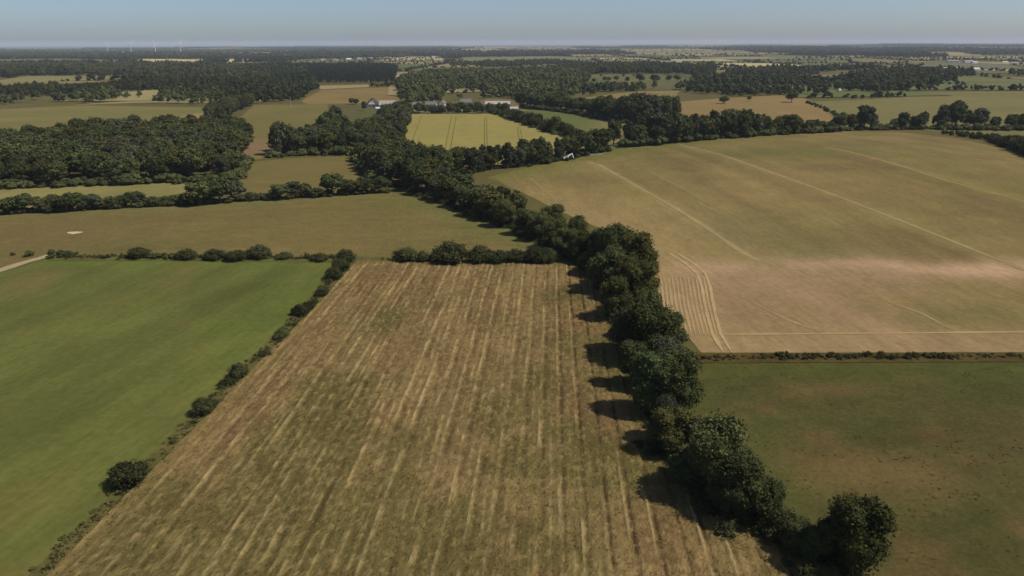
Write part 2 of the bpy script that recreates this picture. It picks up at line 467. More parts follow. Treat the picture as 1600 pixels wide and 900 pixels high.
field('tan_field', 'tan cropped field behind the farmhouse', [(502, 141), (610, 136), (624, 146), (626, 160), (480, 163), (470, 158)], S(142, 120, 76), S(130, 112, 70), 60, step=9)
field('pale_strip', 'narrow pale field under the edge of the conifer plantation', [(498, 134), (575, 132), (577, 136), (500, 139.5)], S(158, 142, 106), S(150, 136, 100), 60, step=12)
field('green_field', 'fresh green field beside the hamlet', [(822, 170), (885, 168.5), (915, 172), (948, 182), (990, 186), (975, 205), (962, 236), (940, 225), (900, 205), (850, 192)], S(96, 104, 58), S(104, 108, 62), 40, step=7,
      blobs=[([(955, 190), (965, 225)], 14, S(134, 122, 84), .8)])
field('tan_pasture', 'tan dry pasture with two lone trees', [(1055, 160), (1120, 154), (1215, 149), (1245, 149), (1268, 158), (1325, 190), (1250, 200), (1070, 195)], S(146, 122, 82), S(136, 116, 76), 50, step=8)
field('far_green_field', 'large muted green field behind the right hand trees', [(1268, 159), (1330, 156), (1412, 152), (1412, 144), (1600, 142.5), (1900, 142), (1900, 215), (1500, 206), (1320, 198)], S(118, 112, 72), S(126, 118, 76), 60, step=9, stripes=(R(60), 8, .07))
field('hedged_strip', 'thin tan field among the trees beyond the green field', [(895, 155), (950, 148), (1045, 137), (1062, 142), (1055, 152), (990, 160)], S(138, 122, 82), S(130, 116, 76), 60, step=10)
field('orchard_pasture', 'green pasture dotted with round trees', [(915, 134), (925, 117), (1060, 116), (1085, 124), (1085, 134), (1000, 139)], S(102, 102, 64), S(110, 106, 68), 60, step=14)
field('barn_field', 'brown field behind the long barn', [(735, 163), (760, 155), (800, 155), (812, 166), (805, 172), (745, 171)], S(122, 106, 74), S(116, 100, 70), 40, step=9)
for nm, lb, px, c in [
    ('plateau_field', 'pale olive field ringed by dark woodland at the upper left', [(-30, 130), (45, 118.5), (206, 119), (196, 123), (100, 127), (10, 132)], S(134, 128, 84)),
    ('pale_long_field', 'pale straw coloured strip along the top of the wood', [(619, 121), (621, 113.5), (700, 110.5), (782, 108.5), (786, 112), (690, 115), (632, 118)], S(160, 150, 118)),
    ('yellow_field', 'bright straw yellow field far off below the wind turbines', [(213, 92), (270, 92.5), (322, 93), (318, 98), (270, 101), (226, 101)], S(196, 180, 130)),
    ('straw_field', 'bright straw field right of the far green field', [(344, 92), (410, 93), (396, 97), (352, 98)], S(200, 180, 130)),
    ('far_straw_field', 'pale yellow field far away near the sheds', [(1440, 82), (1488, 81), (1540, 86.6), (1456, 87.2)], S(186, 166, 126)),
    ('gap_field', 'pale field seen through gaps in the trees', [(100, 165), (150, 161.5), (215, 157.5), (330, 158), (330, 160.5), (215, 161)], S(150, 136, 100)),
    ('gap_field', 'tan field behind the near hedge at the upper left', [(180, 144), (250, 141), (260, 146), (185, 152)], S(142, 126, 94)),
    ('far_pasture', 'grey green pasture among far hedges', [(1410, 96), (1560, 96), (1600, 108), (1450, 106)], S(112, 110, 84)),
    ('far_pasture', 'pale field in the far plain', [(1205, 103), (1290, 101.5), (1295, 104.5), (1210, 106)], S(140, 130, 100)),
    ('far_pasture', 'long pale field in the far plain right of the village', [(1080, 90), (1240, 88), (1245, 93), (1100, 94)], S(146, 136, 106)),
    ('far_pasture', 'green field below the pale far strip', [(720, 90), (860, 88), (960, 91), (900, 95), (730, 99)], S(120, 120, 88)),
    ('far_pasture', 'wide grey green pasture at the far left', [(-60, 93), (100, 92), (200, 94), (190, 100), (-60, 100)], S(104, 104, 76)),
    ('far_pasture', 'thin pale field before the dark belt', [(915, 101), (995, 100.5), (995, 102.3), (918, 102.5)], S(158, 148, 118)),
    ('gap_field', 'narrow yellowish field beneath the right hand woods', [(1490, 134), (1600, 133), (1600, 139), (1488, 139)], S(134, 122, 84)),
]:
    field(nm, lb, px, c * .95, c * 1.05, 90, step=22, off=.25)
field('verge_field', 'pale green strip behind the crest of the domed field', [(1440, 203), (1640, 203), (1700, 228), (1600, 222), (1500, 210)], S(122, 116, 74), S(116, 112, 70), 40, step=8)

# ------------------------------------------------------------------ stubble field (rows run 3 degrees right of straight ahead)
ROW = R(3.0)
stub_px = [(556, 409), (720, 409.5), (900, 410), (925, 432), (948, 470), (975, 560), (1000, 640), (1050, 715), (1140, 790), (1260, 865), (1340, 912), (1500, 1010), (1640, 1120), (-150, 1120), (70, 905), (210, 765), (330, 645), (395, 578), (452, 522), (505, 470)]
sp = ground([p[0] for p in stub_px], [p[1] for p in stub_px])[:, :2]
FIELD_POLYS.append(sp)
def uv(x, y): return x * math.cos(ROW) - y * math.sin(ROW), x * math.sin(ROW) + y * math.cos(ROW)
def xy(u, v): return u * math.cos(ROW) + v * math.sin(ROW), -u * math.sin(ROW) + v * math.cos(ROW)
su, sv = uv(sp[:, 0], sp[:, 1])
U, Vv = np.meshgrid(np.arange(su.min(), su.max(), .21), np.arange(sv.min(), sv.max(), .42), indexing='ij')
SHP = U.shape
gx, gy = xy(U, Vv)
PER = 3.0
def stub_masks(U, Vv):
    wob = U + .35 * (fbm(U / 9, Vv / 22, 2) - .5)
    ph = (wob / PER) % 1.0; row = np.floor(wob / PER)
    du = (ph - .5) * PER
    rs = vnoise(row * 3.7 + .5, row * 0 + 2.5)
    side = sstep(-8, 14, U + .06 * (Vv - 110))                     # cleaner, grooved rows towards the trees
    pres = sstep(.46, .64, fbm(row * 5.3, Vv / 11, 3) * .75 + .25 * rs + .06 * (1 - side))
    brk = sstep(.36, .6, fbm(U / .9 + 50, Vv / 2.6, 3))
    straw = np.exp(-(du / (.19 + .10 * (1 - side))) ** 2) * (.06 + .94 * pres) * (.35 + .65 * np.maximum(brk, .8 * side))
    d2 = (((wob + .4 * (fbm(U / 3, Vv / 6, 2) - .5)) / (PER / 2) + .27) % 1 - .5) * PER / 2
    straw = np.maximum(straw, (1 - side) * .62 * np.exp(-(d2 / .24) ** 2) * sstep(.42, .62, fbm(np.floor(wob / PER * 2) * 3.1, Vv / 7 + 30, 3)) * brk)
    groove = np.exp(-((du - .66) / .26) ** 2) * (.15 + 1.2 * side * sstep(.2, .45, fbm(row * 2.1 + 9, Vv / 17, 2))) 
    groove = groove + .55 * (1 - side) * np.exp(-((du - .95) / .35) ** 2) * sstep(.4, .6, fbm(row * 2.9 + 4, Vv / 9, 3))
    near = sstep(150, 92, Vv)
    green = sstep(.44, .66, fbm(U / 13 + 20, Vv / 20 + 5, 4) + .17 * near - .05)
    return du, straw, groove, green, side
du, straw, groove, green, side = stub_masks(U, Vv)
spk = rng.random(SHP)
lump = fbm(U / .7, Vv / 1.0, 3)
tone = np.clip((fbm(U / 8, Vv / 18, 4) - .5) * 2.2 + .5, 0, 1)
def mixc(C, c, m): return C * (1 - m[..., None]) + c * m[..., None]
C = np.empty(SHP + (3,)); C[:] = S(126, 107, 71)
C = mixc(C, S(140, 118, 80), tone)
C = mixc(C, S(120, 97, 66), sstep(.5, .68, fbm(U / 5 + 7, Vv / 14 + 2, 4)) * .8)
C = mixc(C, S(94, 90, 50), green * .70)
C = mixc(C, S(184, 162, 118), np.clip(straw * (.45 + .9 * lump), 0, 1) * (.74 - .25 * green))
C = mixc(C, S(56, 42, 28), np.clip(groove, 0, 1) * (.25 + .75 * sstep(.35, .6, fbm(U / .8 + 9, Vv / 3, 3))) * .8)
streak = fbm(U / .45, Vv / 7, 3)
C = C * (1 + .55 * (streak - .5))[..., None]
C = mixc(C, S(160, 136, 94), (lump > .60) * spk * .55)
C = mixc(C, S(92, 74, 46), (lump < .38) * spk * .45)
edge = seg_dist(U, Vv, np.stack([su, sv], 1)[:11])                # grassy margin along the trees and the far end
C = mixc(C, S(112, 102, 60), np.exp(-(edge / 3.0) ** 2) * .85)
edge2 = seg_dist(U, Vv, np.stack([su, sv], 1)[14:])
C = mixc(C, S(132, 112, 72), np.exp(-(edge2 / 3.0) ** 2) * .6)
Z = T(gx, gy) + .34 + .20 * straw * (.4 + lump) - .12 * np.clip(groove, 0, 1) + .16 * (lump - .4) + .05 * spk
ii, jj = np.meshgrid(np.arange(SHP[0] - 1), np.arange(SHP[1] - 1), indexing='ij')
cx, cy = gx[:-1, :-1], gy[:-1, :-1]
ok = inside(sp, cx + .5 * (fbm(cx / 3, cy / 3, 2) - .5), cy + .8 * (fbm(cx / 2 + 8, cy / 2, 2) - .5))
a = (ii * SHP[1] + jj)[ok]
q = np.stack([a, a + SHP[1], a + SHP[1] + 1, a + 1], 1)
used = np.zeros(SHP[0] * SHP[1], bool); used[q.ravel()] = True
remap = np.cumsum(used) - 1
VV = np.stack([gx.ravel(), gy.ravel(), Z.ravel()], 1)[used]
stub = link('stubble_field', mesh_np('stubble_field', VV, [remap[q]], M_STUB, C.reshape(-1, 3)[used]))
tag(stub, 'tan cut hay field with long rows of pale straw between tree line and green meadow', 'field', kind='structure')

def blades(name, x, y, z, h, wd, colr, mat, parent=None, per=3, lean=.5):
    """tufts of thin upright blades, all in one mesh"""
    n = len(x); th = rng.random((n, per)) * 6.283
    c, s = np.cos(th), np.sin(th)
    bx = x[:, None] + c * .3 * wd[:, None]; by = y[:, None] + s * .3 * wd[:, None]
    hw = .5 * wd[:, None]
    p0 = np.stack([bx - s * hw, by + c * hw, np.broadcast_to(z[:, None], bx.shape)], -1)
    p1 = np.stack([bx + s * hw, by - c * hw, np.broadcast_to(z[:, None], bx.shape)], -1)
    l = lean * h[:, None] * (rng.random((n, per)) - .2)
    p2 = np.stack([bx + c * l, by + s * l, z[:, None] + h[:, None] * (.7 + .6 * rng.random((n, per)))], -1)
    V = np.stack([p0, p1, p2], 2).reshape(-1, 3)
    F = np.arange(len(V)).reshape(-1, 3)
    C = np.repeat(colr, per * 3, 0) * (.8 + .4 * rng.random((len(V) // 3, 1))).repeat(3, 0)
    return link(name, mesh_np(name, V, [F], mat, C), parent)
NT = 90000
u_ = rng.uniform(su.min(), su.max(), NT * 2); v_ = sv.min() + (sv.max() - sv.min()) * rng.random(NT * 2) ** 1.3
tx, ty = xy(u_, v_)
du, straw, groove, green, side = stub_masks(u_, v_)
k = inside(sp, tx, ty) & (rng.random(len(tx)) < .30 + .7 * straw - .5 * np.clip(groove, 0, 1))
tx, ty, straw, green = tx[k], ty[k], straw[k], green[k]
tc = S(138, 112, 74) * (1 - straw[:, None]) + S(184, 158, 112) * straw[:, None]
tc = tc * (1 - .65 * green[:, None]) + S(98, 96, 54) * .65 * green[:, None]
o = blades('straw_tufts', tx, ty, T(tx, ty) + .36, .06 + .10 * rng.random(len(tx)), .09 + .15 * rng.random(len(tx)), tc * 1.2 * (.75 + .5 * rng.random((len(tx), 1))), M_STRAW, stub, 2, 4.5)
o['kind'] = 'stuff'

# ------------------------------------------------------------------ trees
def unit(n):
    v = rng.normal(size=(n, 3)); return v / np.linalg.norm(v, axis=1)[:, None]
_ICO = None
def ico():
    global _ICO
    if _ICO is None:
        t = (1 + 5 ** .5) / 2
        v = np.array([(-1,t,0),(1,t,0),(-1,-t,0),(1,-t,0),(0,-1,t),(0,1,t),(0,-1,-t),(0,1,-t),(t,0,-1),(t,0,1),(-t,0,-1),(-t,0,1)], float)
        f = np.array([(0,11,5),(0,5,1),(0,1,7),(0,7,10),(0,10,11),(1,5,9),(5,11,4),(11,10,2),(10,7,6),(7,1,8),(3,9,4),(3,4,2),(3,2,6),(3,6,8),(3,8,9),(4,9,5),(2,4,11),(6,2,10),(8,6,7),(9,8,1)])
        _ICO = (v / np.linalg.norm(v[0]), f)
    return _ICO
def crown_arrays(lobes, nleaf, size, clumps=9, core=.74):
    """leaf faces gathered into clumps over the lobes; returns verts, quads, tris, tint"""
    lobes = np.asarray(lobes, float)
    wgt = lobes[:, 3] ** 2; wgt /= wgt.sum()
    li = rng.choice(len(lobes), nleaf, p=wgt)
    cd = unit(len(lobes) * clumps).reshape(len(lobes), clumps, 3)
    cd[..., 2] = np.where(cd[..., 2] < -.35, -cd[..., 2] * .6, cd[..., 2])
    ci = rng.integers(0, clumps, nleaf)
    cr = (.36 if clumps < 12 else .29) + .16 * rng.random((len(lobes), clumps))
    d0 = cd[li, ci]
    off = unit(nleaf) * (rng.random((nleaf, 1)) ** .45)
    r = lobes[li, 3][:, None]
    pos = lobes[li, :3] + r * (d0 * .70 + off * cr[li, ci][:, None])
    lone = rng.random(nleaf) < .22
    pos[lone] = lobes[li[lone], :3] + unit(lone.sum()) * r[lone] * (.78 + .42 * rng.random((lone.sum(), 1)) ** 1.5)
    dd = np.linalg.norm(pos[:, None] - lobes[None, :, :3], axis=2) / lobes[None, :, 3]
    keep = (dd.min(1) > .58) & (pos[:, 2] > .02)
    pos, li, ci, off, d0 = pos[keep], li[keep], ci[keep], off[keep], d0[keep]
    n = len(pos)
    nor = off * .8 + d0 * .6 + unit(n) * .7; nor /= np.linalg.norm(nor, axis=1)[:, None]
    t = np.cross(nor, unit(n)); t /= np.linalg.norm(t, axis=1)[:, None] + 1e-9
    b = np.cross(nor, t)
    s = size * (.6 + .8 * rng.random((n, 1)))
    V = np.stack([pos - t * s, pos - b * s * .62, pos + t * s, pos + b * s * .62], 1).reshape(-1, 3)
    Q = np.arange(len(V)).reshape(-1, 4)
    ctint = rng.random((len(lobes), clumps))
    tint = np.repeat(np.clip(.10 + .45 * ctint[li, ci] + .5 * rng.random(n), 0, 1), 4)
    iv, it = ico()
    CV, CF, CT = [], [], []
    for k, L in enumerate(lobes):
        vv = iv * (1 + .18 * rng.normal(size=(12, 1))) * L[3] * core + L[:3]
        vv[:, 2] = np.maximum(vv[:, 2], .03)
        CF.append(it + len(V) + 12 * k); CV.append(vv); CT.append(np.full(12, .25))
    return np.concatenate([V] + CV), Q, np.concatenate(CF), np.concatenate([tint] + CT)
def crown_mesh(name, lobes, nleaf, size, mat, **kw):
    V, Q, F, t = crown_arrays(lobes, nleaf, size, **kw)
    return mesh_np(name, V, [Q, F], mat, np.stack([t, t, t], 1))
def lobes_round(h, w, base, n=11):
    """crown of an open grown broadleaf: h tall, w wide, foliage from base up"""
    out = []
    ch = h - base; rc = w / 2
    for k in range(n):
        zz = base + ch * (.2 + .62 * rng.random()); f = (zz - base) / ch
        env = rc * math.sqrt(max(.08, 1 - ((f - .42) / .62) ** 2))
        r = rc * (.24 + .26 * rng.random())
        a = k * 2.4 + rng.random() * .9; d = max(0, env - r) * (.55 + .45 * rng.random() ** .5)
        out.append((d * math.cos(a), d * math.sin(a), min(zz, h - r * .95), r))
    out.append((0, 0, base + ch * .45, rc * .62)); out.append((.1 * w * rng.normal(), .1 * w * rng.normal(), h - rc * .42, rc * .40))
    return out
def lobes_tall(h, w, base, n=10):
    out = []
    for k in range(n):
        f = (k + .5) / n; zz = base + (h - base) * (.08 + .84 * f)
        env = w / 2 * (1 - .55 * abs(f - .4) ** 1.4 * 2)
        r = env * (.55 + .2 * rng.random()); a = rng.random() * 6.28; d = max(0, env - r) * 1.1
        out.append((d * math.cos(a), d * math.sin(a), min(zz, h - r * .95), r))
    return out
def lobes_bush(h, w, n=9):
    out = []
    for k in range(n):
        a = k * 2.4 + rng.random(); d = w / 2 * .62 * math.sqrt((k + .3) / n)
        r = min(w * .27, h * .42) * (.75 + .4 * rng.random())
        out.append((d * math.cos(a), d * math.sin(a), h * (.25 + .42 * rng.random() * (1 - .5 * d / w * 2)), r))
    out.append((0, 0, h - h * .36, h * .36))
    return out
def trunk_mesh(h, rad, base, spread, limbs=5):
    m = MB()
    top = base + (h - base) * .55
    m.tube([(0, 0, -.25), (0, 0, .15), (.03 * h * .3, .02 * h, base * .7), (-.02 * h, .015 * h, base + (h - base) * .3), (0, 0, top)], [rad * 1.7, rad * 1.15, rad * .85, rad * .55, rad * .2], 8)
    for k in range(limbs):
        a = k * 2.4 + rng.random() * .6; z0 = base * .75 + (h - base) * .06 * k
        L = spread * (.5 + .3 * rng.random())
        m.tube([(0, 0, z0), (L * .5 * math.cos(a), L * .5 * math.sin(a), z0 + L * .45), (L * math.cos(a), L * math.sin(a), z0 + L * .75)], [rad * .45, rad * .3, rad * .1], 5)
    return m.me('trunk', M_BARK)
# prototypes: (height, width, crown mesh, trunk mesh); near ones carry finer leaves
def protos(kind, count, nleaf, size):
    out = []
    for k in range(count):
        if kind == 'round':
            h, wd, b = 11.0, 9.5, 1.6 + .8 * rng.random()
            out.append((h, wd, crown_mesh('crown', lobes_round(h, wd, b, 13 + 2 * (k % 4)), nleaf, size, (M_LEAF, M_LEAF, M_LEAF_Y, M_LEAF, M_LEAF_G, M_LEAF, M_LEAF_Y)[k % 7], clumps=15), trunk_mesh(h, .28, b, wd * .4)))
        elif kind == 'tall':
            h, wd, b = 13.0, 6.0, 2.2 + rng.random()
            out.append((h, wd, crown_mesh('crown', lobes_tall(h, wd, b), nleaf, size, M_LEAF_P), trunk_mesh(h, .22, b, wd * .3, 3)))
        else:
            h, wd = 4.2, 5.6
            out.append((h, wd, crown_mesh('crown', lobes_bush(h, wd, 9 + k % 3), nleaf, size, M_LEAF_B, clumps=8, core=.6), trunk_mesh(h * .8, .10, .5, wd * .35)))
    return out
PR = {('round', 0): protos('round', 7, 21000, .19), ('bush', 0): protos('bush', 5, 7000, .17), ('tall', 0): protos('tall', 4, 9000, .24),
      ('round', 1): protos('round', 6, 3600, .42), ('tall', 1): protos('tall', 5, 2000, .46), ('bush', 1): protos('bush', 5, 1300, .30)}
NAMES = {'round': 'broadleaf_tree', 'tall': 'slender_tree', 'bush': 'bush'}
TREE_COUNT = {}
def tree(p, h, wd, kind, label, group=None, name=None, cat=None):
    dist = math.hypot(p[0], p[1])
    pr = random.choice(PR[(kind, 0 if dist < 260 else 1)])
    e = link(name or NAMES[kind], None)
    e.location = p; e.rotation_euler = (0, 0, random.random() * 6.283)
    sx = wd / pr[1]; e.scale = (sx * random.uniform(.93, 1.07), sx * random.uniform(.93, 1.07), h / pr[0])
    tag(e, label, cat or ('bush' if kind == 'bush' else 'tree'), group)
    link('crown', pr[2], e); link('trunk', pr[3], e)
    TREE_COUNT[e.name.split('.')[0]] = TREE_COUNT.get(e.name.split('.')[0], 0) + 1
    return e
def tree_px(x, by, ty, wpx, kind, label, group=None, name=None, hs=1.0, cat=None):
    p = g1(x, by); dep = project(p)[1]
    h = height_for(p, ty) * hs; wd = wpx * dep / F_PX
    return tree(p, h, wd, kind, label, group, name, cat)

# the main tree line, one by one (x, base row, top row, width in px, kind)
G_LINE = 'trees of the winding tree line'
L_LINE = 'dark broadleaf tree in the dense winding line beside the stubble field'
tree_px(1328, 893, 766, 122, 'round', 'lone dark tree ending the winding line beyond a gap of scrub', hs=.92)
tree_px(1216, 842, 800, 62, 'bush', 'pale green bush between the lone tree and the thick line')
for x, by, ty, wp, kd in [
    (1168, 815, 706, 115, 'round'), (1118, 780, 648, 128, 'round'), (1080, 752, 690, 90, 'round'), (1192, 812, 742, 70, 'round'), (1135, 800, 715, 90, 'round'),
    (1094, 722, 652, 64, 'round'), (1040, 690, 612, 62, 'round'), (1152, 778, 698, 74, 'round'), (1246, 862, 808, 72, 'round'), (1274, 880, 822, 66, 'round'), (1006, 648, 588, 50, 'round'), (1030, 605, 520, 64, 'round'),
    (1060, 655, 545, 92, 'round'), (1020, 648, 540, 96, 'round'), (1042, 612, 520, 80, 'round'), (992, 605, 528, 74, 'round'),
    (1018, 566, 462, 108, 'round'), (1046, 552, 486, 66, 'round'), (984, 552, 470, 78, 'round'), (1010, 530, 450, 60, 'round'),
    (962, 500, 425, 66, 'round'), (1000, 492, 400, 74, 'round'), (978, 470, 395, 60, 'round'), (988, 446, 350, 74, 'round'),
    (1006, 446, 376, 50, 'round'), (958, 432, 344, 66, 'round'), (926, 430, 382, 48, 'round'), (940, 415, 350, 50, 'round'),
    (902, 392, 332, 42, 'round'), (908, 410, 358, 50, 'round'), (864, 362, 316, 44, 'round'), (885, 398, 352, 54, 'round'), (868, 388, 340, 46, 'round'),
    (842, 375, 326, 46, 'round'), (822, 366, 322, 46, 'round'), (804, 346, 294, 46, 'round'), (788, 354, 308, 46, 'round'), (772, 344, 295, 48, 'round'),
    (752, 338, 290, 46, 'round'), (736, 329, 284, 44, 'round'), (718, 324, 284, 40, 'round'), (702, 316, 272, 44, 'round'), (684, 312, 276, 36, 'round'),
    (666, 304, 260, 44, 'round'), (646, 298, 250, 44, 'round'), (630, 290, 244, 40, 'round'), (760, 322, 285, 40, 'round'), (784, 332, 288, 40, 'round'),
    (725, 305, 268, 40, 'round'), (690, 296, 258, 42, 'round')]:
    lb_, gr_ = (('dark broadleaf tree of the winding line between stubble and the rough pasture', 'tree line by the pasture') if by > 595 else
                ('broadleaf tree of the winding line beside the drilled rows of the domed field', 'tree line by the drilled rows') if by > 412 else
                ('broadleaf tree of the winding line between hay field and domed field', 'tree line by the hay field'))
    tree_px(x, by, ty, wp * (.92 if by > 440 else 1.0), kd, lb_, gr_, hs=.93)
tree_px(1046, 708, 632, 84, 'round', 'lighter green rounded tree tucked in the line beside the pasture corner', hs=.93)
tree_px(948, 456, 376, 72, 'round', 'pale grey green domed tree where the line meets the stubble corner', hs=.93)
# undergrowth along the line
line_c = ground([1310, 1250, 1205, 1150, 1090, 1050, 1030, 1005, 985, 965, 930, 895, 850, 800, 750, 700, 650, 625], [888, 862, 838, 802, 752, 700, 640, 575, 520, 470, 424, 400, 378, 358, 340, 318, 298, 288])
lc = dens(line_c, 7.0)
for p in lc:
    q_ = p + np.array([rng.normal() * 1.2 + .5, rng.normal() * 1.2, 0]); q_[2] = T(q_[0], q_[1])
    tree(q_, 2.0 + 2.2 * rng.random(), 4.0 + 3 * rng.random(), 'bush', 'low shrub filling the foot of the winding tree line', 'shrubs under the winding tree line', 'shrub')

# bushes between hay field and the two near fields
for x, by, ty, wp in [(218, 403, 384, 34), (335, 405, 387, 38), (293, 405, 386, 34), (370, 406, 389, 38), (408, 404, 379, 34), (445, 404, 392, 28), (500, 407, 394, 34)]:
    tree_px(x, by, ty, wp, 'bush', 'rounded bush along the far edge of the green meadow', 'bushes between meadow and hay field', hs=.9)
for x, by, ty, wp in [(635, 408, 383, 44), (662, 409, 389, 26), (703, 411, 372, 58), (750, 411, 379, 48), (778, 411, 389, 38), (806, 409, 386, 38), (835, 410, 381, 46), (856, 410, 384, 36)]:
    tree_px(x, by, ty, wp, 'bush', 'full bush in the row along the far end of the stubble field', 'bushes at the end of the stubble', hs=.9)
tree_px(541, 410, 386, 36, 'bush', 'bush at the corner where meadow, stubble and hay field meet', hs=.9)
# hedge strip down the left side of the stubble
tree_px(205, 757, 718, 62, 'bush', 'round dark bush standing alone in the grassy margin of the stubble', hs=.9)
tree_px(319, 647, 618, 40, 'bush', 'mid sized bush in the margin next above the lone round bush', hs=.9)
tree_px(373, 590, 564, 32, 'bush', 'small dark bush halfway along the margin of the stubble', hs=.9)
for x, by, ty, wp in [(356, 602, 588, 24), (415, 556, 546, 20), (440, 528, 512, 30), (470, 492, 472, 32), (482, 484, 468, 24), (503, 462, 448, 24), (522, 436, 414, 32), (532, 424, 402, 32)]:
    tree_px(x, by, ty, wp, 'bush', 'small bush in the scrubby margin near the meadow corner', 'bushes in the margin', hs=.9)
# hedge behind the hay field
L_B = 'hedgerow tree behind the olive brown hay field'
for x, by, ty, wp in [(-40, 338, 304, 44), (-15, 336, 306, 40), (15, 334, 305, 42), (40, 332, 300, 36), (65, 331, 304, 32), (85, 329, 302, 28), (105, 331, 298, 38), (122, 329, 298, 36), (145, 327, 302, 36), (160, 326, 308, 28), (175, 326, 304, 28), (190, 324, 303, 28), (205, 323, 298, 28), (219, 323, 297, 26), (240, 322, 305, 32), (258, 321, 304, 26), (275, 320, 302, 26), (290, 320, 300, 30),
                      (312, 321, 281, 52), (345, 317, 275, 50), (366, 313, 280, 40), (330, 312, 272, 45), (395, 313, 298, 28), (410, 311, 301, 28), (438, 312, 286, 36), (460, 309, 281, 32), (478, 308, 284, 32), (495, 308, 291, 28), (520, 305, 268, 46), (545, 304, 277, 34), (570, 302, 275, 40), (596, 300, 275, 38)]:
    tree_px(x, by, ty, wp, 'round' if by - ty > 24 else 'bush', L_B, 'hedge trees behind the hay field', 'hedge_tree', hs=.93, cat='tree')

def row(line, spacing, kind, label, group, rows=1, back=7.0, wf=1.0, name=None, jit=.18, hj=.2):
    """trees along a picture line of (x, base row, top row)"""
    L = np.array(line, float); P = ground(L[:, 0], L[:, 1])
    H = np.array([height_for(p, t) for p, t in zip(P, L[:, 2])])
    for rr in range(rows):
        acc = rng.random() * spacing
        for a, b, ha, hb in zip(P[:-1], P[1:], H[:-1], H[1:]):
            d = np.linalg.norm((b - a)[:2]); pos = acc
            nx, ny = -(b - a)[1] / d, (b - a)[0] / d
            if nx * a[0] + ny * a[1] < 0: nx, ny = -nx, -ny
            while pos < d:
                t = pos / d; p = a + (b - a) * t
                o_ = rr * back + rng.normal() * .8
                x_, y_ = p[0] + nx * o_ + rng.normal() * spacing * jit, p[1] + ny * o_ + rng.normal() * spacing * jit
                h = (ha + (hb - ha) * t) * (1 - hj + 2 * hj * rng.random()) * .9
                kd = kind if isinstance(kind, str) else random.choice(kind)
                base_w = {'round': .86, 'tall': .5, 'bush': 1.3}[kd]
                tree((x_, y_, float(T(x_, y_))), h, h * base_w * wf * rng.uniform(.85, 1.2), kd, label, group, name)
                pos += spacing * rng.uniform(.75, 1.3)
            acc = pos - d
def scatter(px, spacing, hr, kind, label, group, name=None, wf=1.0, front=None, fl=None):
    lg = (label, group)
    P = ground([p[0] for p in px], [p[1] for p in px])[:, :2]
    lo, hi = P.min(0), P.max(0)
    gx, gy = np.meshgrid(np.arange(lo[0], hi[0], spacing), np.arange(lo[1], hi[1], spacing * .9))
    gx = gx + (np.arange(gx.shape[0])[:, None] % 2) * spacing / 2
    gx = (gx + rng.normal(size=gx.shape) * spacing * .18).ravel(); gy = (gy + rng.normal(size=gy.shape) * spacing * .18).ravel()
    k = inside(P, gx, gy)
    for x_, y_ in zip(gx[k], gy[k]):
        if front is not None:
            near = seg_dist(np.array([x_]), np.array([y_]), front)[0] < spacing * 1.3
            label, group = fl if near else lg
        h = rng.uniform(*hr); kd = kind if isinstance(kind, str) else random.choice(kind)
        tree((x_, y_, float(T(x_, y_))), h, h * {'round': .86, 'tall': .5, 'bush': 1.3}[kd] * wf * rng.uniform(.85, 1.2), kd, label, group, name)

# the dark wood on the left
scatter([(-110, 303), (0, 294), (120, 290), (290, 283), (362, 281), (386, 250), (388, 222), (372, 208), (300, 210), (150, 213), (60, 224), (0, 238), (-110, 262)], 10.4, (10, 15), 'round', 'tree of the dense dark wood left of the small meadow', 'trees of the left wood', 'woodland_tree', 1.18, ground([-110, 0, 120, 290, 362], [303, 294, 290, 283, 281]), ('tree at the edge of the dark wood facing the pale grass strip', 'front trees of the left wood'))
row([(345, 196, 168), (352, 184, 158), (372, 172, 150), (398, 164, 146)], 8, 'round', 'tree in the belt climbing from the dark wood to the far trees', 'trees between the two olive pastures', 2, name='belt_tree')
# cluster in the middle
G_M = 'trees of the central cluster'; L_M = 'tree of the dense central cluster below the farmhouse'
scatter([(428, 244), (470, 242), (560, 240), (572, 268), (600, 292), (640, 292), (700, 284), (700, 268), (640, 252), (622, 232), (632, 205), (640, 182), (618, 182), (600, 190), (590, 206), (570, 214), (545, 214), (522, 196), (508, 214), (480, 226), (440, 230)], 8.0, (10, 14), ['round', 'round', 'tall'], L_M, G_M, 'cluster_tree', 1.05)
for x, by, ty, wp in [(438, 242, 187, 36), (452, 240, 190, 34), (526, 204, 163, 28), (516, 212, 170, 26), (508, 222, 176, 26)]:
    tree_px(x, by, ty, wp, 'round', 'tall tree rising at the pasture edge of the central cluster', G_M, 'cluster_tree', hs=.95)
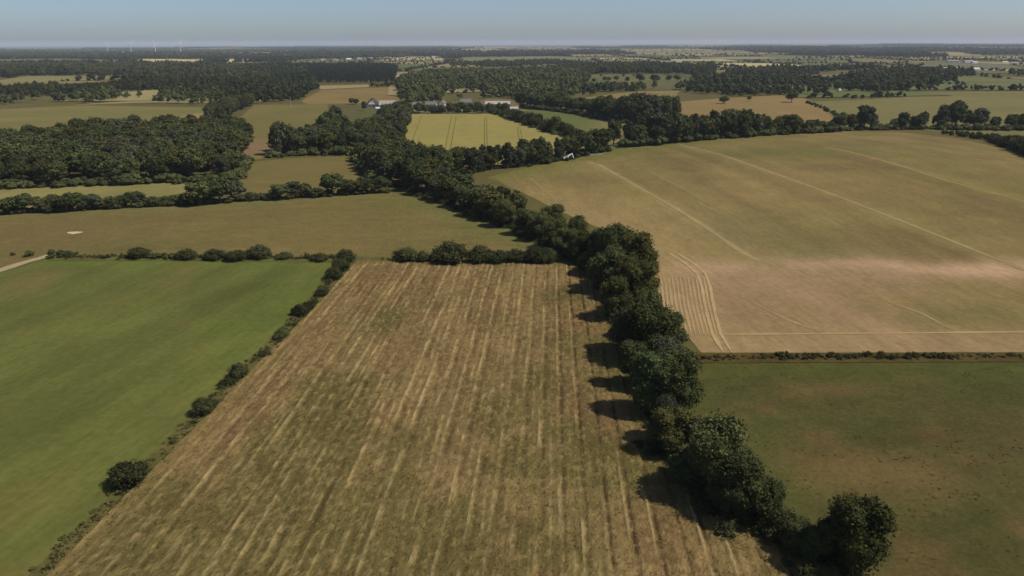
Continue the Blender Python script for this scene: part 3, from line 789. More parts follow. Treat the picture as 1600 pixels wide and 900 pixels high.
# belt in front of the wheat
row([(690, 279, 236), (760, 266, 228), (820, 259, 220), (860, 253, 216), (890, 247, 206)], 5.0, ['tall', 'tall', 'round'], 'slender tree of the belt between the wheat field and the domed field', 'tree belt below the wheat', 2, 6.0, name='slender_tree')
for x, by, ty, wp in [(902, 246, 196, 34), (916, 243, 200, 30), (930, 240, 198, 36), (944, 236, 197, 30)]:
    tree_px(x, by, ty, wp, 'round', 'rounded tree at the gateway end of the belt', 'trees at the belt end', 'slender_tree', hs=.92)
row([(972, 230, 184), (1000, 227, 180), (1060, 222, 172), (1100, 219, 168), (1150, 215, 170), (1200, 211, 179), (1250, 209, 181), (1300, 206, 190)], 6.5, ['round', 'tall', 'round'], 'tree of the tall belt along the far side of the domed field', 'tall belt behind the domed field', 2, 8.0, name='belt_tree')
row([(1318, 204, 174), (1350, 203, 168), (1385, 203, 182), (1405, 203, 182), (1440, 202, 172), (1470, 202, 180), (1498, 201, 161), (1530, 201, 172), (1560, 202, 176), (1600, 204, 178), (1680, 206, 176)], 8.5, 'round', 'tree behind the crest of the domed field on its far right side', 'trees behind the crest', 2, 6.0, name='belt_tree', hj=.3)
row([(1470, 209, 203), (1540, 219, 207), (1570, 228, 212), (1600, 240, 212), (1660, 262, 228), (1760, 300, 255)], 4.0, ['bush', 'bush', 'round'], 'dark hedge tree along the right edge of the domed field', 'right edge hedge', 2, 4.0, wf=.9, name='hedge_tree')
# trees round hamlet and green field
row([(815, 168, 144), (850, 171, 148), (900, 177, 152), (940, 184, 150), (980, 192, 152), (1010, 192, 145), (1045, 184, 147), (1062, 182, 156)], 8, 'round', 'rounded tree behind the fresh green field', 'trees behind the green field', 3, 9.0, name='grove_tree')
row([(772, 178, 168), (800, 186, 170), (830, 196, 176), (858, 205, 184), (892, 215, 194)], 7, ['round', 'bush'], 'tree on the boundary between the wheat and the green field', 'boundary trees beside the wheat', 1, name='boundary_tree')
for x, by, ty, wp in [(832, 197, 174, 18), (842, 199, 177, 16), (868, 208, 181, 22)]:
    tree_px(x, by, ty, wp, 'round', 'full tree standing out on the wheat boundary', 'large boundary trees', 'boundary_tree')
row([(640, 178, 164), (690, 178, 165), (740, 177.5, 163), (790, 178.5, 164)], 6.5, ['round', 'bush', 'round'], 'garden tree among the grey roofed houses of the hamlet', 'garden trees of the hamlet', 3, 9.0, name='garden_tree', hj=.35)
for x, by, ty, wp in [(724, 176, 158, 20), (746, 175, 159, 18), (550, 163, 153, 12), (557, 164, 154, 10), (569, 173, 158, 10), (790, 183, 174, 14)]:
    tree_px(x, by, ty, wp, 'round', 'garden tree beside the farmhouse and hamlet', 'larger garden trees', 'garden_tree')
tree_px(1131, 162, 150, 17, 'round', 'lone reddish dark tree in the tan pasture with its shadow beside it')
tree_px(1170.5, 157.5, 149.5, 9, 'round', 'smaller of the two lone trees in the tan pasture')
tree_px(1237, 160, 140, 22, 'round', 'broad tree at the edge of the tan pasture by the green field')
row([(1262, 160, 156), (1290, 172, 167), (1322, 190, 185)], 6, 'bush', 'low hedge bush between tan pasture and far green field', 'low hedge', 1, name='hedge_bush')
row([(1322, 156, 148), (1360, 155, 145), (1406, 153, 144)], 9, 'round', 'round tree in the short row within the far green field', 'short row in the green field', 1, name='grove_tree')
for x, by, ty in [(928, 129, 122), (945, 127, 119), (952, 127, 120), (963, 127, 118), (980, 128, 120), (1000, 129, 114), (1021, 128, 116), (1026, 128, 117), (1045, 127, 117), (1058, 127, 116), (939, 120, 116), (974, 120, 116), (990, 120, 116)]:
    tree_px(x, by, ty, (by - ty) * 1.15, 'round', 'round tree dotted about the green pasture beyond the hamlet', 'orchard pasture trees', 'pasture_tree')

# ------------------------------------------------------------------ far woods and hedges (masses nobody could count)
def template(lobes, nleaf, size, clumps=5, core=.8):
    return crown_arrays(lobes, nleaf, size, clumps=clumps, core=core)
MID_T = [template(lobes_round(1.0, .95, .06, 5), 90, .10) for _ in range(8)]
MIDP_T = [template(lobes_tall(1.0, .42, .1, 5), 70, .075) for _ in range(5)]
LOW_T = [template(lobes_round(1.0, 1.1, .02, 2), 16, .22, 3, .86) for _ in range(8)]
BUSH_T = [template(lobes_bush(1.0, 1.5, 5), 110, .09) for _ in range(6)]
BUSHN_T = [template(lobes_bush(1.0, 1.5, 7), 520, .055, 8, .45) for _ in range(6)]
TUFT_T = [template(lobes_bush(1.0, 1.7, 2), 34, .20, 4, .55) for _ in range(6)]
def mass(name, P, H, W, temps, mat, parent=None, tone=None):
    """merges copies of small crowns into one mesh"""
    n = len(P); ti = rng.integers(0, len(temps), n); an = rng.random(n) * 6.283
    tone = rng.random(n) if tone is None else tone
    VV, QQ, FF, CC = [], [], [], []; o = 0
    for k, (V, Q, F, t) in enumerate(temps):
        idx = np.where(ti == k)[0]
        if not len(idx): continue
        c, s = np.cos(an[idx])[:, None], np.sin(an[idx])[:, None]
        x = (V[None, :, 0] * c - V[None, :, 1] * s) * W[idx, None] + P[idx, 0:1]
        y = (V[None, :, 0] * s + V[None, :, 1] * c) * W[idx, None] + P[idx, 1:2]
        z = V[None, :, 2] * H[idx, None] + P[idx, 2:3]
        VV.append(np.stack([x, y, z], -1).reshape(-1, 3))
        off = (np.arange(len(idx)) * len(V))[:, None, None] + o
        QQ.append((Q[None] + off).reshape(-1, 4)); FF.append((F[None] + off).reshape(-1, 3))
        CC.append(np.clip(t[None] * .65 + (tone[idx, None] - .5) * .5 + .14, 0, 1).ravel()); o += len(idx) * len(V)
    t = np.concatenate(CC)
    return link(name, mesh_np(name, np.concatenate(VV), [np.concatenate(QQ), np.concatenate(FF)], mat, np.stack([t, t, t], 1)), parent)
WOODS = []
def wood(px, spacing, hr, label, temps=None, mat=None, wf=.95, gaps=0.0, name='far_wood'):
    P = ground([p[0] for p in px], [p[1] for p in px])[:, :2]
    if gaps < .4: WOODS.append(P)
    lo, hi = P.min(0), P.max(0)
    gx, gy = np.meshgrid(np.arange(lo[0], hi[0], spacing), np.arange(lo[1], hi[1], spacing))
    gx = (gx + rng.normal(size=gx.shape) * spacing * .42).ravel(); gy = (gy + rng.normal(size=gy.shape) * spacing * .42).ravel()
    k = inside(P, gx, gy)
    for fp in FIELD_POLYS: k &= ~inside(fp, gx, gy)
    if gaps: k &= fbm(gx / 60 + 3, gy / 90, 3) > gaps
    gx, gy = gx[k], gy[k]
    H = rng.uniform(hr[0], hr[1], len(gx)) * (.55 + .9 * fbm(gx / 40, gy / 40, 3))
    Wd = H * wf * rng.uniform(.85, 1.25, len(gx))
    o = mass(name, np.column_stack([gx, gy, T(gx, gy)]), H, Wd, temps or MID_T, mat or M_LEAF)
    return tag(o, label, 'wood', kind='stuff')
wood([(-90, 153), (0, 151), (90, 150), (160, 150), (225, 143), (340, 138), (345, 131), (215, 134), (60, 141), (-90, 146)], 9, (8, 12), 'dark belt of trees in front of the pale plateau field', gaps=.30)
wood([(-60, 166), (60, 163), (200, 160), (345, 164), (360, 158), (340, 150), (200, 152), (60, 155), (-60, 158)], 11, (8, 13), 'broken row of trees along the top of the long pasture', gaps=.44)
wood([(-120, 120), (0, 120), (50, 116), (206, 117), (215, 121), (200, 127), (340, 130), (420, 124), (480, 120), (480, 110), (300, 102.5), (150, 105), (0, 103.5), (-120, 104)], 11, (10, 14), 'wide dark wood beyond the plateau field', gaps=.33)
wood([(200, 128), (345, 130), (400, 124), (490, 128), (496, 138), (470, 158), (400, 163), (372, 168), (345, 162), (330, 152), (262, 146), (250, 138)], 9.5, (9, 14), 'thick mixed wood with a few roofs showing', gaps=.43)
wood([(496, 132), (615, 131), (619, 120), (622, 110), (615, 104.5), (480, 104), (400, 106), (360, 112), (430, 124)], 7.5, (12, 14), 'even topped dark conifer plantation behind the tan field', MIDP_T, M_CONIF, .5)
wood([(628, 162), (650, 165), (700, 158), (735, 156), (790, 153), (812, 164), (870, 163), (895, 154), (915, 140), (922, 118), (870, 113), (790, 113), (700, 117), (640, 121), (620, 134), (626, 146)], 9.5, (9, 14), 'broad mixed wood behind the hamlet', gaps=.42)
wood([(862, 114), (920, 116), (1060, 115.5), (1110, 121), (1120, 108), (1000, 103), (880, 103)], 10, (11, 15), 'dark wood along the back of the dotted pasture')
wood([(1062, 140), (1090, 150), (1160, 151), (1250, 148), (1330, 150), (1410, 142), (1500, 140), (1490, 128), (1600, 127), (1800, 128), (1800, 116), (1600, 117), (1450, 112), (1300, 108), (1200, 112), (1120, 120), (1088, 128)], 10.5, (9, 15), 'patchy woodland in front of the far village on the right', gaps=.50)
wood([(1490, 141), (1600, 140), (1800, 140), (1800, 137.5), (1490, 138)], 9, (4, 7), 'scrubby hedge along the top of the far green field', gaps=.3)
wood([(930, 152), (1050, 143), (1090, 136), (1000, 140), (905, 137), (900, 146)], 11, (8, 12), 'trees fringing the thin tan field', gaps=.42)
wood([(700, 103), (770, 106), (900, 101), (880, 97), (760, 98)], 13, (9, 13), 'small wood before the white far sheds', gaps=.4)
wood([(-100, 92), (150, 91.5), (420, 92), (620, 92), (640, 88), (400, 87), (150, 86.5), (-100, 87)], 24, (12, 16), 'long dark wood on the skyline side of the far fields', LOW_T, None, 1.4, gaps=.32)
wood([(-150, 82.5), (400, 82), (640, 81.5), (640, 79), (200, 79.2), (-150, 79.6)], 34, (12, 17), 'thin dark wood line beyond the wind turbines', LOW_T, None, 1.6, gaps=.36)

# patchwork of small hedged fields from 1.5 km to the horizon
def in_any(polys, x, y):
    k = np.zeros(x.shape, bool)
    for p in polys: k |= inside(p, x, y)
    return k
fv, ff, fc = [], [], []
hp = []                                                                     # hedge points
def patchwork(r0, r1, cw, cd, sp_, seed, pr=(.10, .06, .24, .24, .18, .14, .04)):
    g = np.random.default_rng(seed)
    nx = int(2 * r1 * .8 / cw); ny = int((r1 - r0 * .7) / cd) + 1
    gx = (np.arange(nx + 1) - nx / 2)[:, None] * cw + np.zeros((1, ny + 1)); gy = r0 * .7 + np.arange(ny + 1)[None] * cd + np.zeros((nx + 1, 1))
    gx = gx + g.normal(size=gx.shape) * cw * .2; gy = gy + g.normal(size=gy.shape) * cd * .2
    cols = [S(150, 138, 98), S(172, 156, 116), S(110, 112, 72), S(98, 104, 62), S(124, 114, 76), S(104, 100, 66), S(186, 172, 132)]
    for i in range(nx):
        for j in range(ny):
            c = [(gx[i, j], gy[i, j]), (gx[i + 1, j], gy[i + 1, j]), (gx[i + 1, j + 1], gy[i + 1, j + 1]), (gx[i, j + 1], gy[i, j + 1])]
            mx, my = sum(p[0] for p in c) / 4, sum(p[1] for p in c) / 4
            r = math.hypot(mx, my)
            if not (r0 < r < r1) or abs(mx) > my * .80: continue
            woodcell = fbm(np.array([mx / 900 + 4.0]), np.array([my / 1500 + 1.0]), 2)[0] > (.57 if r > 1700 else .75)
            if not woodcell and not in_any(FIELD_POLYS + WOODS, np.array([mx]), np.array([my]))[0]:
                k = g.choice(len(cols), p=pr); n = 6
                P = np.array(c); o = sum(len(v) for v in fv)
                # bilinear patch so that it follows the ground
                s = np.linspace(.015, .985, n); A, B = np.meshgrid(s, s, indexing='ij')
                q = (P[0] * ((1 - A) * (1 - B))[..., None] + P[1] * (A * (1 - B))[..., None] + P[2] * (A * B)[..., None] + P[3] * ((1 - A) * B)[..., None]).reshape(-1, 2)
                fv.append(np.column_stack([q, T(q[:, 0], q[:, 1]) + .5 + r * .0002]))
                a, b = np.meshgrid(np.arange(n - 1), np.arange(n - 1), indexing='ij'); a = (a * n + b).ravel() + o
                ff.append(np.stack([a, a + n, a + n + 1, a + 1], 1)); fc.append(np.tile(cols[k] * g.uniform(.85, 1.12), (n * n, 1)))
            dense = .55 if not woodcell else 1
            for a_, b_ in ((0, 1), (0, 3)):
                if g.random() < .22 and not woodcell: continue
                a = np.array(c[a_]); b = np.array(c[b_]); m = int(np.linalg.norm(b - a) / sp_)
                t = (np.arange(m) + g.random(m))[:, None] / max(m, 1)
                p = a + (b - a) * t + g.normal(size=(m, 2)) * sp_ * .15
                p = p[g.random(m) < .8]
                hp.append(np.column_stack([p, g.uniform(3.5, 9, len(p)) * (.95 if r > 4200 else 1), np.full(len(p), sp_ * 1.0)]))
            if woodcell:
                m = int(cw * cd / (sp_ * sp_ * 3.2)); t = g.random((m, 2)); P = np.array(c)
                p = P[0] + (P[1] - P[0]) * t[:, :1] + (P[3] - P[0]) * t[:, 1:]
                hp.append(np.column_stack([p, g.uniform(9, 15, m) * (1 + r / 30000), np.full(m, sp_ * 1.5)]))
patchwork(1000, 1700, 170, 170, 10.0, 10, (.2, .1, .2, .18, .16, .1, .06))
patchwork(1700, 4200, 270, 300, 11.0, 11, (.16, .10, .20, .18, .16, .12, .08))
patchwork(4200, 13500, 700, 640, 26.0, 12, (.13, .13, .18, .18, .16, .12, .10))
o = link('far_fields', mesh_np('far_fields', np.concatenate(fv), [np.concatenate(ff)], M_FAR, np.concatenate(fc)))
tag(o, 'patchwork of small far fields reaching towards the horizon', 'fields', kind='structure')
hp = np.concatenate(hp)
k = ~in_any(FIELD_POLYS, hp[:, 0], hp[:, 1]); hp = hp[k]
o = mass('far_hedges', np.column_stack([hp[:, 0], hp[:, 1], T(hp[:, 0], hp[:, 1])]), hp[:, 2], np.maximum(hp[:, 3], hp[:, 2] * .9), LOW_T, M_LEAF)
tag(o, 'mesh of dark hedges and trees between the far fields', 'hedges', kind='stuff')
print('hedge pts', len(hp))

# ------------------------------------------------------------------ scrub and rough grass of the near margins
def along(px, per_m, spread, hr, name, label, temps=None, mat=None, wf=1.0, parent=None):
    L = ground([p[0] for p in px], [p[1] for p in px])
    D = np.linalg.norm(np.diff(L[:, :2], axis=0), axis=1); n = int(D.sum() * per_m)
    t = rng.random(n) * D.sum(); cs = np.concatenate([[0], np.cumsum(D)])
    i = np.clip(np.searchsorted(cs, t) - 1, 0, len(D) - 1); f = ((t - cs[i]) / D[i])[:, None]
    P = L[i, :2] * (1 - f) + L[i + 1, :2] * f + rng.normal(size=(n, 2)) * spread
    H = rng.uniform(hr[0], hr[1], n) * (.45 + 1.1 * fbm(P[:, 0] / 6, P[:, 1] / 6, 2)); Wd = H * wf * rng.uniform(.8, 1.5, n) + .15
    o = mass(name, np.column_stack([P, T(P[:, 0], P[:, 1])]), H, Wd, temps or BUSH_T, mat or M_LEAF_B, parent)
    return tag(o, label, 'undergrowth', kind='stuff')
MARG = [(60, 898), (130, 830), (205, 757), (262, 700), (318, 645), (372, 590), (440, 526), (492, 470), (536, 418)]
def shift(px, dx): return [(x + dx, y) for x, y in px]
field('rough_margin', 'strip of rough dark grass between green meadow and stubble', [(-130, 1090)] + shift(MARG, -14)[0:] + [(560, 404)] + shift(MARG, 16)[::-1] + [(-60, 1090)], S(92, 90, 50), S(108, 98, 58), 5, M_MEADOW, 1.5, off=.13)
along([(-90, 1050)] + MARG, 5.0, .8, (.2, .65), 'margin_scrub', 'low scrub and weeds in the strip beside the stubble', TUFT_T, M_SCRUB, 1.0)
along(MARG[3:], .4, .8, (.4, 1.1), 'margin_scrub', 'taller brambles tangled along the strip', BUSHN_T, M_SCRUB)
field('hedge_bank', 'grassy bank along the far end of the green meadow and the stubble', [(70, 399), (300, 401), (600, 402), (880, 405), (900, 412), (700, 411), (540, 411), (300, 408), (76, 408)], S(96, 90, 52), S(104, 98, 58), 6, M_MEADOW, 2.0, off=.14)
along([(78, 403), (300, 403.5), (520, 404)], 3.5, .9, (.35, 1.2), 'bank_scrub', 'low scrub on the bank beyond the green meadow', TUFT_T, M_SCRUB)
along([(600, 405), (760, 406), (880, 407)], 1.0, .8, (.4, 1.2), 'bank_scrub', 'low scrub beneath the bushes at the end of the stubble', TUFT_T)
along([(20, 398), (60, 398), (140, 399)], .5, 1.2, (.6, 1.8), 'track_scrub', 'weeds and small shrubs by the end of the farm track', BUSH_T)
field('ditch_bank', 'brown weedy ditch bank between domed field and dark pasture', [(1085, 552), (1300, 552), (1600, 551), (2300, 550), (2300, 568), (1600, 566.5), (1300, 567.5), (1090, 568)], S(82, 68, 40), S(92, 80, 46), 4, M_MEADOW, 1.5, off=.16)
along([(1090, 560), (1300, 559), (1600, 558), (2200, 558)], 4.0, .7, (.3, .8), 'ditch_scrub', 'low brown weeds along the ditch between dome and pasture', TUFT_T, M_SCRUB)
along([(1160, 559), (1290, 559)], .5, .6, (.4, .9), 'ditch_scrub', 'scattered ditch brambles near the tree line', BUSHN_T, M_SCRUB)
along([(1300, 559), (1385, 557), (1480, 558)], .7, .6, (.5, 1.3), 'ditch_scrub', 'taller ditch brambles in the middle of the bank', BUSHN_T)
along([(1570, 557), (1640, 556)], 1.2, .7, (.7, 1.5), 'ditch_scrub', 'dense ditch brambles at the right end of the bank', BUSHN_T)
along([(0, 334), (290, 320), (450, 310), (612, 300)], 1.0, 1.2, (1.0, 2.8), 'hedge_undergrowth', 'low growth at the foot of the hedge behind the hay field', BUSH_T)
along([(1330, 898), (1250, 860), (1205, 836), (1150, 800), (1090, 752), (1050, 700), (1030, 640), (1005, 575), (985, 520), (965, 470), (930, 424), (895, 400), (850, 378), (800, 358), (750, 340), (700, 318), (650, 298), (625, 288)], 1.6, 2.0, (.6, 2.2), 'tree_line_undergrowth', 'brambles and nettles under the winding tree line', BUSHN_T)
for px_, hr_, pm_, sp__, lb_ in [
    ([(-110, 303), (0, 295), (120, 291), (290, 284), (362, 282), (386, 252)], (1.5, 5), 1.0, 2.0, 'dark shrub layer at the front of the left wood'),
    ([(428, 245), (470, 243), (560, 241), (574, 268), (602, 293)], (1.5, 5), .9, 2.0, 'shrub layer at the foot of the central cluster'),
    ([(690, 279), (760, 266), (820, 259), (860, 253), (900, 246), (945, 236)], (1, 4), .9, 2.0, 'shrubs at the foot of the belt below the wheat'),
    ([(972, 230), (1000, 227), (1060, 222), (1150, 215), (1200, 211), (1300, 206)], (2, 6), .9, 2.5, 'shrubs closing the foot of the tall belt'),
    ([(1300, 205.5), (1350, 203), (1440, 202), (1600, 204), (1680, 206)], (2, 5), .8, 2.5, 'shrubs below the trees behind the crest'),
    ([(815, 169), (850, 172), (900, 178), (940, 185), (980, 193), (1010, 193), (1060, 183)], (2, 5), .6, 2.5, 'shrubs under the trees behind the green field'),
    ([(772, 179), (800, 187), (830, 197), (858, 206), (892, 216)], (1, 3.5), .7, 1.5, 'hedge along the wheat boundary')]:
    along(px_, pm_, sp__, hr_, 'belt_undergrowth', lb_, BUSH_T, M_LEAF)
# tussocks of the dark pasture
pp = np.array([(1120, 575), (2200, 575), (2200, 1100), (1600, 1090), (1400, 910), (1260, 820), (1150, 700)]); pg = ground(pp[:, 0], pp[:, 1])[:, :2]
lo, hi = pg.min(0), pg.max(0)
x = rng.uniform(lo[0], hi[0], 90000); y = rng.uniform(lo[1], hi[1], 90000)
k = inside(pg, x, y) & (rng.random(len(x)) < .22 * sstep(.46, .66, fbm(x / 12 + 2, y / 7, 4)) * sstep(.50, .75, fbm(x / 2.2, y / 1.4 + 4, 2)))
x, y = x[k], y[k]
o = blades('tussock', x, y, T(x, y) + .05, .05 + .08 * rng.random(len(x)), .12 + .25 * rng.random(len(x)), np.tile(S(104, 98, 58), (len(x), 1)) * (.75 + .7 * rng.random((len(x), 1))), M_GRASS, None, 4, 3.5)
tag(o, 'scattered dark tussocks of coarse grass in the rough pasture', 'tussocks', kind='stuff')

# ------------------------------------------------------------------ buildings
M_WALL = plain('cream_render', (.80, .76, .66), .8, .08, .8)
M_GREYW = plain('grey_render', (.46, .44, .40), .85, .12, .8)
M_WHITE = plain('white_cladding', (.62, .62, .60), .55, .05, .5)
M_BROWN = plain('brown_tiles', (.10, .065, .048), .8, .25, 3)
M_SLATE = plain('grey_slates', (.150, .140, .130), .95, .25, 3)
M_ROSE = plain('weathered_sheet_roof', (.30, .25, .225), .7, .2, 1)
M_PALER = plain('pale_sheet_roof', (.36, .32, .27), .6, .15, 1)
M_TIMB = plain('dark_timber', (.07, .045, .03), .8, .2, 3)
M_GLASS, _n, _b = new_mat('window_glass'); _b.inputs['Base Color'].default_value = (.03, .035, .04, 1); _b.inputs['Roughness'].default_value = .1; _b.inputs['Specular IOR Level'].default_value = .5
def gable(name, p, L, D, H, RH, rz, label, wall=M_GREYW, roof=M_SLATE, cat='house', group=None, windows=3, door=True, chimney=True, ridge='x', eave=.4):
    """walls with gables, two roof slopes, windows, door and chimney; ridge along local x"""
    e = link(name, None); e.location = (p[0], p[1], p[2] - .05); e.rotation_euler = (0, 0, rz)
    x, y = L / 2, D / 2
    m = MB(); m.add([(-x,-y,-.4),(x,-y,-.4),(x,y,-.4),(-x,y,-.4),(-x,-y,H),(x,-y,H),(x,y,H),(-x,y,H),(-x,0,H+RH),(x,0,H+RH)],
          [(0,1,5,4),(2,3,7,6),(1,2,6,5),(3,0,4,7)], [(5,6,9),(7,4,8)])
    m.build('wall', wall, e)
    rf = None
    for s in (-1, 1):
        r = MB(); k = RH / y; X = x + eave; Yo = y + eave; t = .16
        z0 = H + RH + .03; z1 = H + RH - k * Yo + .03
        r.add([(-X,0,z0),(X,0,z0),(X,s*Yo,z1),(-X,s*Yo,z1),(-X,0,z0+t),(X,0,z0+t),(X,s*Yo,z1+t),(-X,s*Yo,z1+t)], [(0,1,2,3),(7,6,5,4),(0,4,5,1),(1,5,6,2),(2,6,7,3),(3,7,4,0)])
        rf = r.build('roof_slope', roof, e)
    if chimney: MB().box((x * .6, 0, H + RH + .35), (.7, .7, 1.3)).build('chimney', M_GREYW, e)
    for s in (-1, 1):
        for i in range(windows):
            wx = -x + L * (i + .5) / windows
            if door and s < 0 and i == windows // 2: MB().box((wx, s * (y + .02), .95), (1.1, .08, 2.1)).build('door', M_TIMB, e)
            else: MB().box((wx, s * (y + .02), H * .55), (min(1.2, L / windows * .5), .08, min(1.4, H * .45))).build('window', M_GLASS, e)
    return tag(e, label, cat, group)
# white farmhouse: gable end towards the camera, dark roof
hp_ = g1(583, 167)
e = gable('farmhouse', hp_, 10.5, 12.5, 3.2, 5.6, R(104), 'white gabled farmhouse with dark brown roof and timber gallery', M_WALL, M_BROWN, windows=3, eave=.9)
gx0 = 10.5 / 2
for s in (-1, 1):
    for (yy, zz, ww, hh) in ((-3.6, 1.4, 1.2, 1.2), (0, 1.2, 1.1, 2.0), (3.6, 1.4, 1.2, 1.2), (-1.6, 4.9, .9, 1.1), (1.6, 4.9, .9, 1.1)):
        MB().box((s * (gx0 + .03), yy, zz), (.1, ww, hh)).build('window', M_GLASS, e)
    MB().box((s * (gx0 + .5), 0, 2.9), (1.0, 12.0, .14)).box((s * (gx0 + .95), 0, 3.7), (.08, 12.0, .1)).build('balcony', M_TIMB, e)
    for yy in (-5.4, -1.9, 1.9, 5.4): MB().box((s * (gx0 + .85), yy, 1.2), (.2, .2, 3.5)).build('post', M_TIMB, e)
gable('barn', g1(607, 168.5), 17, 15, 3.4, 3.6, R(6), 'low barn with weathered pinkish grey roof beside the white farmhouse', M_WALL, M_ROSE, 'barn', windows=4, chimney=False)
gable('shed', g1(623, 168), 8, 7, 3.0, 1.6, R(4), 'small pale shed joined to the low barn', M_WHITE, M_PALER, 'shed', windows=2, chimney=False)
gable('shed', g1(631, 170.5), 9, 5, 2.6, 1.0, R(-14), 'long white lean shed right of the farm buildings', M_WHITE, M_WHITE, 'shed', windows=2, chimney=False)
gable('garden_wall_shed', g1(596, 171.5), 10, 3, 1.6, .8, R(3), 'low white outbuilding in front of the low barn', M_WHITE, M_WHITE, 'shed', windows=2, chimney=False, door=False)
for x, y, L, D, H, RH, rz, lb, wl, rf in [
    (652, 168, 11, 7, 2.8, 2.4, 4, 'dull slate roofed cottage half hidden by hamlet trees', M_GREYW, M_SLATE),
    (674, 167.5, 13, 8, 3.0, 2.6, -3, 'grey roofed long house beside the wheat field', M_GREYW, M_SLATE),
    (692, 167, 8, 7, 3.6, 2.4, 70, 'small bright gabled house among hamlet trees', M_WALL, M_SLATE),
    (720, 172, 11, 8, 4.2, 3.2, 8, 'white walled house with grey roof by the wheat field edge', M_WALL, M_SLATE),
    (728, 164, 14, 8, 3.0, 3.0, 5, 'grey slate barn behind the white walled house', M_GREYW, M_SLATE),
    (778, 168.5, 30, 11, 4.0, 2.4, -2, 'long low barn with pale sheet roof at the hamlet end', M_ROSE, M_PALER),
    (803, 174, 9, 6, 2.6, 1.6, 10, 'small pale shed by the track into the green field', M_WHITE, M_PALER),
    (408, 157, 9, 7, 3.4, 2.6, 20, 'pale cottage peeping out of the thick mixed wood', M_WALL, M_SLATE),
    (362, 151.5, 14, 7, 3.2, 2.4, 5, 'long pale house inside the thick mixed wood', M_WALL, M_PALER),
    (305, 152, 8, 7, 3.4, 2.4, 50, 'white house behind the broken tree row', M_WALL, M_SLATE),
    (456, 143, 8, 7, 3.4, 2.4, 40, 'little white house on the plantation side of the wood', M_WALL, M_SLATE),
    (1311, 144, 5, 4, 2.6, 1.6, 30, 'tiny white cottage at the back of the far green field', M_WALL, M_PALER)]:
    gable('barn' if L > 20 else 'house', g1(x, y), L * .8, D * .85, H, RH, R(rz), lb, wl, rf, 'barn' if L > 20 else 'house', windows=5 if L > 20 else 3, chimney=L < 20)
o = strip('farm_yard', [(598, 170.5), (612, 171), (628, 171.5), (640, 172)], 16, S(168, 158, 136), None, .2, 4.0, rough=.2)
tag(o, 'pale gravel yard in front of the low barn and sheds', 'yard', kind='structure')
o = strip('farm_lane', [(640, 172), (668, 176.2), (720, 176.6), (770, 175.5), (800, 172)], 4, S(150, 140, 116), None, .22, 5.0, taper=False)
tag(o, 'narrow pale lane running past the hamlet houses above the wheat', 'lane', kind='structure')
strip_o = strip('farm_track', [(803, 171.5), (815, 172.5), (828, 173)], 5, S(176, 166, 140), None, .2, 3.0)
tag(strip_o, 'pale stub of track leading from the hamlet into the green field', 'track', kind='structure')
rb = random.Random(5)
far_b = [(545, 94, 26), (562, 93, 30), (576, 92.5, 46), (594, 92, 40), (606, 92, 36), (618, 92.5, 30), (640, 92.5, 26), (678, 90.5, 24), (505, 95, 22), (524, 95, 22), (484, 99, 24),
         (112, 88, 30), (96, 87.5, 36), (150, 86, 24), (842, 98, 22), (830, 100, 30), (866, 106, 14), (884, 82, 50), (900, 82, 46), (1488, 97.5, 46), (1512, 98, 40), (1522, 99, 26), (1478, 109, 22), (1494, 109, 24), (1524, 110, 24), (1584, 101, 24), (1570, 99, 20), (1348, 77.5, 40), (1296, 75.5, 40), (1060, 99.5, 26), (1068, 101, 30), (668, 76, 80), (690, 76, 90), (1040, 101, 22), (720, 101, 24), (1365, 82, 40), (1386, 82, 34)]
for x, y, L in far_b:
    p = g1(x, y); s = .8 + (np.hypot(p[0], p[1]) > 3500) * .3; L *= .72
    gable('far_building', p, L, L * rb.uniform(.4, .6), rb.uniform(4, 6.5) * s, rb.uniform(1.5, 3), R(rb.uniform(-20, 20)), 'white low shed or house far off on the plain among dark hedges', M_WHITE, rb.choice([M_PALER, M_ROSE, M_WHITE]), 'building', 'white buildings on the far plain', windows=2, door=False, chimney=False)

# ------------------------------------------------------------------ wind turbines
M_TURB = plain('turbine_white', (.66, .66, .67), .4, .03, .2)
def turbine(x, by, hub_y, spin, label):
    p = g1(x, by); h = height_for(p, hub_y)
    e = link('wind_turbine', None); e.location = p; e.rotation_euler = (0, 0, math.atan2(-p[0], p[1]) + R(25))
    tag(e, label, 'wind turbine', 'far wind turbines')
    MB().tube([(0, 0, -1), (0, 0, h * .5), (0, 0, h - 1)], [2.4, 1.9, 1.3], 12).build('tower', M_TURB, e)
    MB().box((0, .5, h + .6), (3.6, 9, 3.8)).build('nacelle', M_TURB, e)
    MB().tube([(0, -4, h + .6), (0, -5.6, h + .6), (0, -7, h + .6)], [1.6, 1.5, .4], 10).build('hub', M_TURB, e)
    for k in range(3):
        a = spin + k * 2 * math.pi / 3; c, s = math.cos(a), math.sin(a); BL = h * .52
        m = MB(); V = []
        for r_, wd, th in ((1.2, 1.6, 1.4), (BL * .2, 3.4, .9), (BL * .6, 2.0, .5), (BL, .5, .2)):
            for sx, sy in ((-1, -1), (1, -1), (1, 1), (-1, 1)):
                lx = sx * wd / 2
                V.append((c * lx + s * r_, -5.4 + sy * th / 2, h + .6 - s * lx + c * r_))
        Q = [(i * 4 + a_, i * 4 + (a_ + 1) % 4, i * 4 + 4 + (a_ + 1) % 4, i * 4 + 4 + a_) for i in range(3) for a_ in range(4)] + [(15, 14, 13, 12), (0, 1, 2, 3)]
        m.add(V, Q).build('blade', M_TURB, e)
turbine(169, 83.0, 69.5, .3, 'white wind turbine farthest from the straw fields')
turbine(205.5, 83.2, 68, .9, 'white wind turbine beside the short mast')
turbine(243.5, 83.6, 68, 1.5, 'white wind turbine above the bright yellow field')
turbine(283, 84.2, 67.8, .5, 'white wind turbine nearest the straw field')
